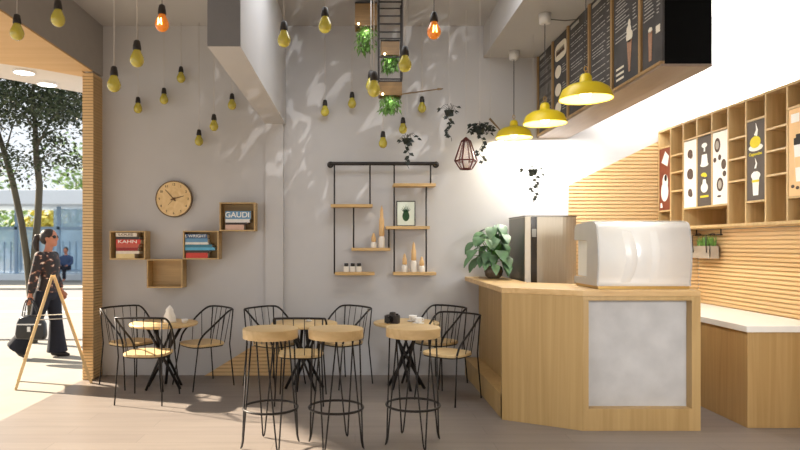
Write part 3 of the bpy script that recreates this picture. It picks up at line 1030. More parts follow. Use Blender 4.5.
# ------------------------------------------------------------------ trailing hanging plants
def ivy(px, yt, yb, D, ceil, lab, n_top, n_tr, seed, full=False):
    rnd = random.Random(seed)
    top = at(px, yt, D)
    bot = at(px, yb, D)
    L = top.z - bot.z
    t = thing('hanging_plant', lab, 'hanging plant', (top.x, top.y, top.z), 0, 'dark trailing plants hung from the ceiling')
    w = .12 if not full else .14
    MB().lathe([(.03, -.10), (.045, -.06), (.05, -.045), (.047, -.045), (.03, -.08)], n=14).build('pot', 'leaf_dark', t)
    f = MB()
    for i in range(n_top):
        a = 2 * PI * i / n_top + rnd.uniform(-.2, .2)
        r0 = .02 if not full else rnd.uniform(.0, .06)
        z0 = -.05 + rnd.uniform(-.02, .02)
        rr = rnd.uniform(.6, 1.1) * w
        m1 = Vector((math.cos(a) * rr * .5, math.sin(a) * rr * .5, z0 + .045))
        e = Vector((math.cos(a) * rr, math.sin(a) * rr, z0 + rnd.uniform(-.03, .03)))
        f.tube([(0, 0, z0), m1, e], .0022, 4)
        f.leaf(e - Vector((math.cos(a), math.sin(a), 0)) * .02, (math.cos(a), math.sin(a), rnd.uniform(-.6, .3)), (0, -.8, .8), rnd.uniform(.045, .06), .042, .2)
        if full:
            for k in range(3):
                p = Vector((math.cos(a) * rr * rnd.random(), math.sin(a) * rr * rnd.random(), z0 + rnd.uniform(-.04, .06)))
                f.leaf(p, (rnd.uniform(-1, 1), rnd.uniform(-1, 1), rnd.uniform(-.5, .5)), (0, -.8, .6), .055, .045, .2)
    pts = [Vector((0, -.045, -.05))]
    k = 14
    for i in range(1, k + 1):
        pts.append(Vector((.02 * math.sin(i * .9 + seed), -.05 + .012 * math.cos(i * 1.3), -.05 - (L - .06) * i / k)))
    f.tube(pts, .0025, 4)
    for i in range(n_tr):
        p = pts[1 + int(i * (k - 1) / n_tr)]
        f.leaf(p, (rnd.choice((-1, 1)) * rnd.uniform(.5, 1), rnd.uniform(-.6, .2), -rnd.uniform(.1, .8)), (0, -1, .4), rnd.uniform(.04, .06), .04, .15)
    f.build('foliage', 'leaf_dark', t)
    MB().tube([(0, 0, -.05), (0, 0, ceil - top.z - .001)], .0016, 5).build('cord', 'cord_white', t)


ivy(407, 134, 170, 6.2, ZC, 'dark trailing plant hanging in front of the pipe shelf', 9, 12, 1)
ivy(449, 106, 143, 6.2, ZC, 'dark trailing plant hanging alone on the grey wall right of the ladder', 9, 12, 2)
ivy(482, 124, 166, 6.0, 3.51, 'dense dark trailing plant hanging beside the geometric lantern', 16, 15, 3, True) if False else ivy(480, 124, 166, 6.0, ZC, 'dense dark trailing plant hanging beside the geometric lantern', 16, 15, 3, True)
ivy(533, 165, 204, 6.2, 3.51, 'dark trailing plant hanging against the bright white wall', 9, 12, 4)


def lantern():
    D = 6.5
    c = at(466, 155, D)
    t = thing('hanging_lantern', 'geometric copper framed glass lantern hanging beside a dark plant', 'lantern', c)
    def ring(r, z, o=0):
        return [Vector((r * math.cos(2 * PI * k / 6 + o), r * math.sin(2 * PI * k / 6 + o), z)) for k in range(6)]
    T, Mi, B = ring(.045, .145), ring(.115, -.06), ring(.06, -.145)
    f = MB()
    for ra, rb in ((T, Mi), (Mi, B)):
        for a, b in zip(ra, rb):
            f.tube([a, b], .008, 6)
    for rg in (T, Mi, B):
        f.tube(rg, .008, 6, closed=True)
    f.build('wire_frame', 'copper', t)
    g = MB()
    for ra, rb in ((T, Mi), (Mi, B)):
        for k in range(0, 6):
            g.add([ra[k], ra[(k + 1) % 6], rb[(k + 1) % 6], rb[k]], [(0, 1, 2, 3)])
    g.build('glass_panes', 'pink_glass', t)
    MB().lathe([(.046, .143), (.046, .15), (.02, .175), (.008, .185)], n=6, smooth=False).build('cap', 'copper', t)
    MB().lathe([(.02, -.14), (.03, -.10), (.018, -.05)], n=12).build('candle', 'paper', t)
    MB().tube([(0, 0, .18), (0, 0, ZC - c.z - .001)], .002, 5).build('cord', 'cord_white', t)


lantern()

# ------------------------------------------------------------------ wall boxes, books, clock
BW, BH, BD = .385, .31, .175
YF = YB - BD


def wall_box(cx, cz, lab):
    t = thing('wall_shelf_box', lab, 'box shelf', (cx, 0, cz), 0, 'square oak box shelves')
    x0, x1, z0, z1, th = -BW / 2, BW / 2, -BH / 2, BH / 2, .014
    yb = YB - .001
    MB().box(x0, x1, YF, yb, z0, z0 + th).build('bottom_board', 'box_wood', t)
    MB().box(x0, x1, YF, yb, z1 - th, z1).build('top_board', 'box_wood', t)
    MB().box(x0, x0 + th, YF, yb, z0 + th, z1 - th).build('side_board', 'box_wood', t)
    MB().box(x1 - th, x1, YF, yb, z0 + th, z1 - th).build('side_board', 'box_wood', t)
    MB().box(x0 + th, x1 - th, yb - .012, yb, z0 + th, z1 - th).build('back_board', 'box_wood', t)
    return t


def bx(px, py):
    p = at(px, py, YF); return p.x, p.z


b1, b2, b3, b4 = bx(127.3, 245.3), bx(164.5, 273.6), bx(200.7, 245.1), bx(237.2, 216.7)
wall_box(*b1, 'oak box shelf with red and cream books, closest to the pillar')
wall_box(b2[0], b2[1], 'empty oak box shelf, lowest of the stepped row')
wall_box(b3[0], b3[1], 'oak box shelf with navy, blue and red books, below the clock side')
wall_box(b4[0], b4[1], 'oak box shelf with a steel blue titled book, highest of the stepped row')


def book(x0, w, z, th, dep, m, lab, title=None, tm='ink_white', pages=False, size=None, wx=1.0):
    t = thing('book', lab, 'book', (0, 0, 0), 0, 'books lying in the box shelves')
    y0 = YF + .012
    MB().box(x0, x0 + w, y0, y0 + .003, z, z + th).build('spine', m, t)
    MB().box(x0, x0 + w, y0 + .003, y0 + dep, z, z + .003).build('cover', m, t)
    MB().box(x0, x0 + w, y0 + .003, y0 + dep, z + th - .003, z + th).build('cover', m, t)
    MB().box(x0 + .003, x0 + w - .003, y0 + .003, y0 + dep - .004, z + .003, z + th - .003).build('pages', 'paper', t)
    if title:
        text_obj(title, size or th * 1.0, tm, t, (x0 + w * .47, y0 - .0008, z + th * .5), (PI / 2, 0, 0), 'spine_title', 'CENTER', wx)
    return z + th + .0012


def stack(bc, offset, items, k=1.0):
    z = bc[1] - BH / 2 + .0152
    for (w, th, m, lab, title, tm, dx, sz, wx) in items:
        z = book(bc[0] - BW / 2 + offset + dx, w, z, th * k, .135, m, lab, title, tm, size=sz, wx=wx)


stack(b1, .065, [
    (.20, .040, 'book_cream', 'thick cream book at the bottom of the stack nearest the pillar', None, 'ink_brown', 0, None, 1),
    (.25, .026, 'book_ivory', 'ivory book lying on the thick cream book', None, 'ink_brown', 0, None, 1),
    (.235, .030, 'book_crimson', 'dark crimson book in the middle of the red and cream stack', None, 'ink_white', .003, None, 1),
    (.245, .030, 'book_salmon', 'salmon red book under the red book with white capitals', None, 'ink_white', 0, None, 1),
    (.265, .044, 'book_red', 'red book with large white capital title', 'KAHN', 'ink_white', 0, .050, 1.5),
    (.25, .024, 'book_charcoal', 'dark thin book second from top of the red and cream stack', None, 'ink_white', 0, None, 1),
    (.225, .034, 'book_ivory', 'ivory book on top of the red and cream stack', 'LOUIS', 'ink_brown', .0, .034, 1.7),
], 1.17)
stack(b3, .018, [
    (.235, .056, 'book_red', 'thick red book at the bottom of the blue stack', None, 'ink_white', .012, None, 1),
    (.255, .026, 'book_charcoal', 'dark spined book lying on the thick red book', None, 'ink_white', .008, None, 1),
    (.325, .030, 'book_sky', 'wide sky blue book reaching across the box', None, 'ink_white', 0, None, 1),
    (.295, .030, 'book_teal', 'teal book lying above the wide sky blue book', None, 'ink_white', 0, None, 1),
    (.25, .024, 'book_white', 'white book between the teal and slate books', None, 'ink_brown', .004, None, 1),
    (.24, .040, 'book_slate', 'slate blue book under the navy titled book', None, 'ink_white', .004, None, 1),
    (.235, .046, 'book_navy', 'navy book with white capital title on top of the blue stack', 'L WRIGHT', 'ink_white', .006, .042, 1.15),
])
stack(b4, .062, [
    (.20, .044, 'book_blush', 'blush pink book at the bottom of the highest box', None, 'ink_brown', .0, None, 1),
    (.235, .018, 'book_charcoal', 'thin dark book between the blush and white ones', None, 'ink_white', .0, None, 1),
    (.262, .030, 'book_white', 'white book under the wide steel blue titled book', None, 'ink_brown', .0, None, 1),
    (.275, .070, 'book_slate', 'steel blue book with large pale capitals on top in the highest box', 'GAUDI', 'ink_white', .0, .082, 1.05),
], 1.22)


def clock():
    c = at(174, 199, 6.94)
    t = thing('wall_clock', 'round light wood wall clock above the book boxes', 'clock', (c.x, 6.94, c.z))
    fy = lambda u, v, w: (u, w, v)
    circ = lambda r, n=48: [(r * math.cos(2 * PI * k / n), r * math.sin(2 * PI * k / n)) for k in range(n)]
    MB().prism(circ(.190), fy, -.012, .028).build('clock_face', 'clock_face', t)
    ri = MB()
    vs, fs = [], []
    n = 48
    for k in range(n):
        a = 2 * PI * k / n
        for r, y in ((.1905, -.016), (.201, -.016), (.201, .029), (.1905, .029)):
            vs.append((r * math.cos(a), y, r * math.sin(a)))
    for k in range(n):
        for j in range(4):
            fs.append((k * 4 + j, ((k + 1) % n) * 4 + j, ((k + 1) % n) * 4 + (j + 1) % 4, k * 4 + (j + 1) % 4))
    ri.add(vs, fs).build('rim', 'clock_rim', t)
    for k in range(12):
        a = PI / 2 - 2 * PI * (k + 1) / 12
        text_obj(str(k + 1), .036, 'clock_ink', t, (.158 * math.cos(a), -.0135, .158 * math.sin(a)), (PI / 2, 0, 0), 'numeral')
    def hand(ang, ln, w, nm, y):
        a = R(ang)
        d = Vector((math.sin(a), 0, math.cos(a))); s = Vector((math.cos(a), 0, -math.sin(a)))
        pts = [d * -.03 + s * w, d * ln + s * w * .4, d * ln - s * w * .4, d * -.03 - s * w]
        vs = [(p.x, y, p.z) for p in pts] + [(p.x, y - .003, p.z) for p in pts]
        MB().add(vs, [(0, 1, 2, 3), (7, 6, 5, 4), (0, 4, 5, 1), (1, 5, 6, 2), (2, 6, 7, 3), (3, 7, 4, 0)]).build(nm, 'clock_ink', t)
    hand(-42, .135, .006, 'minute_hand', -.016)
    hand(74, .115, .007, 'hour_hand', -.020)
    hand(222, .09, .002, 'second_hand', -.0135)
    MB().prism(circ(.013, 16), fy, -.026, -.0125).build('hub', 'clock_ink', t)


clock()

# ------------------------------------------------------------------ pipe shelf
SD = 6.86
def pipe_shelf():
    t = thing('pipe_wall_shelf', 'black pipe wall shelf with six staggered oak boards on rods', 'wall shelf')
    P = lambda px, py: at(px, py, SD)
    a, b = P(330, 163.6), P(437, 163.6)
    MB().tube([(a.x, YB - .001, a.z), (a.x, SD + .03, a.z), (a.x + .01, SD, a.z), (a.x + .04, SD, a.z), (b.x - .04, SD, b.z), (b.x - .01, SD, b.z), (b.x, SD + .03, b.z), (b.x, YB - .001, b.z)], .020, 10).build('pipe', 'dark_pipe', t)
    for x in (a.x, b.x):
        o = MB()
        n = 16
        vs = [(x + .036 * math.cos(2 * PI * k / n), y, a.z + .036 * math.sin(2 * PI * k / n)) for y in (YB - .012, YB - .001) for k in range(n)]
        o.add(vs, [(k, (k + 1) % n, n + (k + 1) % n, n + k) for k in range(n)] + [tuple(reversed(range(n))), tuple(range(n, 2 * n))])
        o.build('wall_flange', 'dark_pipe', t)
    for px, y0, y1 in ((334.4, 164, 274), (370, 164, 207), (353.6, 206, 250), (388.8, 228, 250), (394.2, 164, 274), (430.6, 164, 186), (426.2, 185, 274)):
        q, r = P(px, y0), P(px, y1)
        MB().tube([(q.x, SD, q.z), (r.x, SD, r.z)], .0085, 8).build('rod', 'dark_pipe', t)
    for px0, px1, py in ((331, 372.5, 204.6), (393, 435, 184), (385.5, 429, 226.3), (351.5, 390, 247.8), (335, 374.5, 272), (393, 435.5, 272)):
        q, r = P(px0, py), P(px1, py)
        MB().box(q.x, r.x, SD - .085, YB - .002, q.z - .032, q.z).build('shelf_board', 'plank', t, .003)


pipe_shelf()
PZ = lambda py: at(0, py, SD).z
PX = lambda px: at(px, 0, SD).x


def shelf_bottle(px, ytop, ybase, w, lab):
    x, z0 = PX(px), PZ(ybase) + .001
    h = (ybase - ytop) / F * SD
    t = thing('shelf_bottle', lab, 'bottle', (x, SD - .045, z0), 0, 'white bottles with tapering wooden stoppers')
    r = w / 2
    hb = min(h * .40, .125)
    MB().lathe([(r * .92, 0), (r, .006), (r, hb * .75), (r * .8, hb * .95), (r * .62, hb)], n=16).build('bottle', 'bottle_white', t)
    MB().lathe([(r * .66, hb + .0005), (r * .85, hb + .01), (r * .78, hb + (h - hb) * .55), (r * .55, hb + (h - hb) * .62), (r * .45, hb + (h - hb) * .85), (r * .08, h)], n=16).build('stopper', 'bottle_wood', t)


shelf_bottle(373.5, 233, 247.8, .062, 'short bottle with wooden stopper beside the tallest one')
shelf_bottle(381.5, 206, 247.8, .070, 'tallest bottle with long pointed wooden stopper')
shelf_bottle(404.3, 253.5, 272, .062, 'mid sized stoppered bottle on the bottom board, nearest the rod')
shelf_bottle(413.3, 242, 272, .066, 'tall pointed stoppered bottle, centre of three on the bottom board')
shelf_bottle(421.3, 256.5, 272, .062, 'shortest stoppered bottle of three on the bottom board')
for i, (px, lab) in enumerate(((346.3, 'small white jar with black lid nearest the shelf rod'), (352.7, 'small white jar with black lid standing between two alike'), (359.0, 'small white jar with black lid nearest the free board end'))):
    t = thing('jar', lab, 'jar', (PX(px), SD - .04, PZ(272) + .001), 0, 'white jars with black lids')
    MB().box(-.028, .028, -.028, .028, 0, .062).build('jar_body', 'bottle_white', t, .008)
    MB().lathe([(.022, .0625), (.022, .092), (.019, .096)], n=14).build('lid', 'jar_lid', t)


def pineapple_print():
    x0, x1 = PX(396.3), PX(415.3)
    z0, z1 = PZ(226.3) + .001, PZ(201)
    y = SD - .02
    t = thing('picture_frame', 'black framed print of a dark green pineapple on the shelf board', 'framed print')
    o = MB()
    b = .010
    o.box(x0, x1, y, y + .018, z0, z0 + b); o.box(x0, x1, y, y + .018, z1 - b, z1); o.box(x0, x0 + b, y, y + .018, z0 + b, z1 - b); o.box(x1 - b, x1, y, y + .018, z0 + b, z1 - b)
    o.build('frame', 'jar_lid', t)
    MB().box(x0 + b, x1 - b, y + .006, y + .014, z0 + b, z1 - b).build('print', 'print_paper', t)
    cx, cz = (x0 + x1) / 2, z0 + (z1 - z0) * .40
    f = lambda u, v, w: (cx + u, w, cz + v)
    p = MB()
    p.prism([(.038 * math.cos(a), .056 * math.sin(a)) for a in (2 * PI * k / 24 for k in range(24))], f, y + .003, y + .0055)
    for k in range(-3, 4):
        a = k * .28
        ln = .085 - abs(k) * .012
        p.prism([(k * .006 - .008, .045), (k * .006 + .008, .045), (k * .006 + math.sin(a) * ln, .045 + math.cos(a) * ln)], f, y + .003, y + .0055)
    p.build('pineapple_print', 'pineapple', t)
    text_obj('FRUIT', .016, 'print_paper', t, (cx, y + .002, cz + .002), (PI / 2, 0, 0), 'print_lettering') if False else None


pineapple_print()

# ------------------------------------------------------------------ plant on the counter
def counter_plant():
    c = (1.452, 6.60, 1.0915)
    t = thing('potted_plant', 'bushy potted plant with broad sage leaves on the counter corner', 'potted plant', c)
    t.scale = (1.14, 1.14, 1.2)
    MB().lathe([(.05, 0), (.075, .02), (.085, .06), (.078, .095), (.07, .105), (.064, .1), (.07, .06)], n=20).build('pot', 'stoneware', t)
    rnd = random.Random(11)
    f = MB(); st = MB()
    for i in range(62):
        a = rnd.uniform(0, 2 * PI)
        if rnd.random() < .5:
            a = rnd.uniform(PI, 2 * PI)
        el = rnd.uniform(-.2, 1.45)
        ln = rnd.uniform(.10, .30)
        b = Vector((.02 * math.cos(a), .02 * math.sin(a), .09))
        e = b + Vector((math.cos(a) * math.cos(el) * ln * .85, math.sin(a) * math.cos(el) * ln * .75, .08 + math.sin(el) * ln * 1.05))
        e.x = min(e.x, .07)
        st.tube(arc(b, b + Vector((0, 0, ln * .6)), e, 5), .003, 5)
        d = Vector((math.cos(a) * (.35 if math.cos(a) > 0 else .9), math.sin(a) - .3, -.75 + .45 * rnd.random()))
        f.leaf(e, d, (math.cos(a) * .5, math.sin(a) * .5 - .3, 1), rnd.uniform(.11, .16), rnd.uniform(.08, .115), .35, 6)
    # one bud on a long stem
    st.tube(arc((0, 0, .1), (-.06, 0, .3), (-.16, -.02, .36), 6), .004, 5)
    f.leaf((-.16, -.02, .35), (.55, -.2, .25), (-.3, -.6, .6), .09, .055, .1, 5)
    st.build('stems', 'leaf_green', t)
    f.v = [(x, y, max(z, .006)) for x, y, z in f.v]
    f.build('foliage', 'leaf_grey', t)


counter_plant()

# ------------------------------------------------------------------ stools
def make_stool():
    t = thing('bar_stool', '', 'bar stool', group='round bar stools')
    Rr = .197
    MB().lathe([(.19, .775), (.1955, .777), (.197, .781), (.198, .840), (.1965, .8445), (.193, .846), (.0, .846)], n=40, caps=True).build('seat', 'seat_wood', t)
    pts = [(Rr * .985 * math.cos(2 * PI * k / 40), Rr * .985 * math.sin(2 * PI * k / 40), .278) for k in range(40)]
    MB().tube(pts, .009, 8, closed=True).build('foot_ring', 'black_metal', t)
    for k in range(4):
        a = PI / 2 * k
        foot = Vector((.200 * math.cos(a), .200 * math.sin(a), .008))
        P = []
        for s in (-1, 1):
            b = a + s * .42
            P.append(Vector((.170 * math.cos(b), .170 * math.sin(b), .776)))
        tang = Vector((-math.sin(a), math.cos(a), 0))
        out = Vector((math.cos(a), math.sin(a), 0))
        path = [P[0], foot - tang * .010 + Vector((0, 0, .05)), foot - tang * .006 + Vector((0, 0, .012)) + out * .008, foot + out * .014, foot + tang * .006 + Vector((0, 0, .012)) + out * .008, foot + tang * .010 + Vector((0, 0, .05)), P[1]]
        MB().tube(path, .0058, 8).build('leg', 'black_metal', t)
    return t


s0 = make_stool()
ST = [(270.5, 4.53, R(-68), 'round wooden bar stool on hairpin legs, farthest from the service counter'), (336, 4.53, R(-112), 'round wooden bar stool on hairpin legs, middle one of three'), (413, 4.60, R(-72), 'round wooden bar stool on hairpin legs, nearest the service counter')]
for i, (px, d, rz, lab) in enumerate(ST):
    loc = ((px - VX) / F * d, d, 0)
    if i == 0:
        s0.location = loc; s0.rotation_euler = (0, 0, rz); s0['label'] = lab
    else:
        dup(s0, loc, rz, lab)

# ------------------------------------------------------------------ chairs
def make_chair():
    t = thing('wire_armchair', '', 'chair', group='black wire armchairs with wooden seats')
    # seat: rounded outline, front is +y
    pts = []
    for k in range(32):
        a = 2 * PI * k / 32
        c, s = math.cos(a), math.sin(a)
        pts.append((.205 * math.copysign(abs(c) ** .62, c), .02 + .195 * math.copysign(abs(s) ** .62, s)))
    MB().prism(pts, lambda u, v, w: (u, v, w), .422, .447).build('seat', 'seat_wood', t, .005)
    rail = smooth_path([(-.197, .165, .445), (-.205, .135, .53), (-.225, .03, .62), (-.24, -.06, .70), (-.235, -.16, .775), (-.215, -.225, .785), (0, -.238, .79), (.215, -.225, .785), (.235, -.16, .775), (.24, -.06, .70), (.225, .03, .62), (.205, .135, .53), (.197, .165, .445)], 2)
    MB().tube(rail, .0098, 8).build('arm_rail', 'black_metal', t)
    for s in (-1, 1):
        MB().tube([(s * .197, .165, .440), (s * .222, .235, .001)], .0068, 8).build('leg', 'black_metal', t)
        MB().tube([(s * .212, -.218, .782), (s * .200, -.185, .43), (s * .218, -.225, .001)], .0068, 8).build('leg', 'black_metal', t)
    for x in (-.13, -.045, .045, .13):
        MB().tube([(x * 1.1, -.233, .786), (x, -.165, .435)], .0038, 6).build('spindle', 'black_metal', t)
    for s in (-1, 1):
        MB().tube([(s * .236, -.10, .735), (s * .195, -.08, .435)], .0038, 6).build('spindle', 'black_metal', t)
        MB().tube([(s * .232, .0, .645), (s * .200, .03, .435)], .0038, 6).build('spindle', 'black_metal', t)
    fr = [(p[0] * .94, .02 + (p[1] - .02) * .94, .416) for p in pts]
    MB().tube(fr, .0065, 6, closed=True).build('seat_frame', 'black_metal', t)
    return t


ch0 = make_chair()
CH = [((-2.33, 6.55), (.8, -.6), 'black wire chair backed against the pillar corner at the napkin table'),
      ((-1.93, 5.87), (.06, 1), 'black wire chair with sunlit yellow seat, back to the camera at the napkin table'),
      ((-1.555, 6.48), (-.75, -.66), 'black wire chair between the napkin table and the timber wedge'),
      ((-.834, 6.49), (.8, -.6), 'black wire chair standing before the timber wedge and the column'),
      ((-.50, 5.84), (0, 1), 'black wire chair with back to the camera behind the first two stools'),
      ((-.13, 6.56), (-.75, -.66), 'black wire chair below the pipe shelf, between the middle and camera tables'),
      ((.86, 6.585), (-.75, -.66), 'black wire chair against the back wall at the camera table, near the counter'),
      ((.875, 5.90), (-.66, -.75), 'black wire chair standing in front of another beside the counter plinth')]
for i, ((x, y), (fx, fy), lab) in enumerate(CH):
    rz = math.atan2(-fx, fy)
    if i == 0:
        ch0.location = (x, y, 0); ch0.rotation_euler = (0, 0, rz); ch0['label'] = lab
    else:
        dup(ch0, (x, y, 0), rz, lab)

# ------------------------------------------------------------------ tables
TZ = .66
def make_table():
    t = thing('cafe_table', '', 'table', group='small round cafe tables')
    MB().lathe([(.325, TZ - .028), (.333, TZ - .022), (.333, TZ - .005), (.328, TZ), (0, TZ)], n=48).build('tabletop', 'seat_wood', t)
    for k in range(6):
        a = 2 * PI * k / 6 + .2
        b = a + R(150)
        p0 = Vector((.175 * math.cos(a), .175 * math.sin(a), TZ - .029))
        p1 = Vector((.19 * math.cos(b), .19 * math.sin(b), .001))
        MB().tube([p0, p1], .0155, 4).build('leg', 'black_metal', t)
    MB().tube([(.175 * math.cos(2 * PI * k / 24), .175 * math.sin(2 * PI * k / 24), TZ - .036) for k in range(24)], .007, 6, closed=True).build('top_ring', 'black_metal', t)
    return t


t0 = make_table()
TB = [((-1.925, 6.35), 'round wooden cafe table with a white folded napkin, nearest the pillar'), ((-.51, 6.34), 'round wooden cafe table behind the first two stools, by the column'), ((.52, 6.38), 'round wooden cafe table with a camera and white cups')]
for i, ((x, y), lab) in enumerate(TB):
    if i == 0:
        t0.location = (x, y, 0); t0['label'] = lab
    else:
        dup(t0, (x, y, 0), .5 * i, lab)

# things on the tables
def napkin():
    t = thing('folded_napkin', 'white folded napkin standing upright on the table by the pillar', 'napkin', (-1.86, 6.33, TZ + .001))
    rnd = random.Random(2)
    prof = [(.055, 0), (.058, .02), (.05, .07), (.034, .11), (.036, .13), (.020, .155), (.004, .172)]
    n = 20
    vs, fs = [], []
    for r, z in prof:
        for j in range(n):
            a = 2 * PI * j / n
            rr = r * (1 + .14 * math.cos(5 * a + z * 12) + .06 * rnd.uniform(-1, 1))
            vs.append((rr * math.cos(a), rr * math.sin(a) * .8, z))
    for i in range(len(prof) - 1):
        for j in range(n):
            fs.append((i * n + j, i * n + (j + 1) % n, (i + 1) * n + (j + 1) % n, (i + 1) * n + j))
    fs.append(tuple(reversed(range(n))))
    MB().add(vs, fs, True).build('cloth', 'paper', t)


napkin()


def cup(loc, lab, s=1.0, saucer=True, rz=0):
    t = thing('coffee_cup', lab, 'cup', loc, rz, 'white cups on the cafe tables')
    z = .007 if saucer else 0
    if saucer:
        MB().lathe([(.03 * s, 0), (.06 * s, .006), (.064 * s, .011), (.058 * s, .010), (.025 * s, .0055)], n=24).build('saucer', 'paper', t)
    MB().lathe([(.018 * s, z), (.034 * s, z + .012 * s), (.042 * s, z + .05 * s), (.044 * s, z + .06 * s), (.041 * s, z + .06 * s), (.034 * s, z + .03 * s), (.012 * s, z + .012 * s)], n=22).build('cup_bowl', 'paper', t)
    MB().tube([Vector((.04 * s, 0, z + .05 * s)), Vector((.064 * s, 0, z + .048 * s)), Vector((.062 * s, 0, z + .025 * s)), Vector((.036 * s, 0, z + .02 * s))], .005 * s, 6).build('handle', 'paper', t)


cup((-1.70, 6.28, TZ + .001), 'small white cup beside the folded napkin', .7, False, 1)
cup((.625, 6.22, TZ + .001), 'white cup with saucer on the camera table, nearer the counter chairs', .95, True, .4)
cup((.59, 6.41, TZ + .001), 'white cup with saucer on the camera table, behind the other cup', .95, True, 2.2)
cup((-.47, 6.42, TZ + .001), 'low white cup on the middle cafe table', .55, True, 2)


def photo_camera():
    t = thing('photo_camera', 'dark photo camera with short lens on the table behind the nearest stool', 'camera', (.375, 6.27, TZ + .001), -.5)
    MB().box(-.07, .07, -.03, .03, 0, .085).build('camera_body', 'camera_black', t, .01)
    MB().prism([(-.03, .084), (.03, .084), (.02, .112), (-.02, .112)], lambda u, v, w: (u, w, v), -.028, .025).build('prism_hump', 'camera_black', t, .004)
    o = MB()
    n = 20
    for r, a, b in ((.036, -.085, -.031), (.03, -.095, -.085)):
        vs = [(r * math.cos(2 * PI * k / n) - .015, y, .042 + r * math.sin(2 * PI * k / n)) for y in (a, b) for k in range(n)]
        o.add(vs, [(k, (k + 1) % n, n + (k + 1) % n, n + k) for k in range(n)] + [tuple(reversed(range(n))), tuple(range(n, 2 * n))])
    o.build('lens', 'camera_lens', t)
    MB().box(-.072, -.045, -.045, -.0305, .005, .08).build('grip', 'camera_black', t, .006)
    MB().lathe([(.012, .0855), (.012, .1)], (.05, 0, 0), 14).build('dial', 'camera_lens', t)


photo_camera()
t = thing('wooden_spoon', 'thin wooden spoon on the camera table edge', 'spoon', (.30, 6.18, TZ + .004), 2.9)
MB().tube([(0, 0, 0), (.07, 0, .002)], .004, 6).build('handle', 'plank', t)
MB().ell((-.02, 0, .0015), (.026, .017, .004), 12).build('bowl', 'plank', t)

# ------------------------------------------------------------------ A-frame
def aframe():
    t = thing('sandwich_board', 'pine A-frame sandwich board seen edge-on at the shop entrance', 'sandwich board')
    ap = at(53, 276, 6.62)
    ang = math.atan2(ap.x, ap.y)            # direction of its boards: away from the door
    dv = Vector((math.sin(ang), math.cos(ang), 0))
    ax = Vector((dv.y, -dv.x, 0))
    W = .22
    base = Vector((ap.x, ap.y, 0))
    HT = ap.z
    for s in (-1, 1):
        spread = (.335 if s < 0 else .36) * s
        top = base + ax * .010 * s + Vector((0, 0, HT))
        bot = base + ax * spread
        dirv = (top - bot).normalized()
        nrm = dirv.cross(dv)
        def bar(mb, a, b, wv, tv):
            vs = []
            for p in (a, b):
                for i, j in ((-1, -1), (1, -1), (1, 1), (-1, 1)):
                    vs.append(p + wv * i + tv * j)
            mb.add(vs, [(0, 1, 2, 3), (7, 6, 5, 4), (0, 4, 5, 1), (1, 5, 6, 2), (2, 6, 7, 3), (3, 7, 4, 0)])
        for e in (-1, 1):
            mb = MB(); bar(mb, bot + dv * (W * e), top + dv * (W * e), dv * .018, nrm * .013)
            mb.build('leg', 'sandwich_wood', t)
        for f in (.30, .96):
            mb = MB(); p = bot.lerp(top, f); bar(mb, p - dv * (W - .018), p + dv * (W - .018), dirv * .02, nrm * .011)
            mb.build('cross_rail', 'sandwich_wood', t)
        mb = MB(); bar(mb, bot.lerp(top, .31) , bot.lerp(top, .95), dv * (W - .019), nrm * .004)
        mb.build('panel', 'ink_white', t)
    z = HT * .615
    for e in (-1, 1):
        c = base + dv * (W * e) + Vector((0, 0, z))
        MB().tube([c - ax * .15, c + ax * .14], .005, 6).build('spreader', 'white_plastic', t)


aframe()

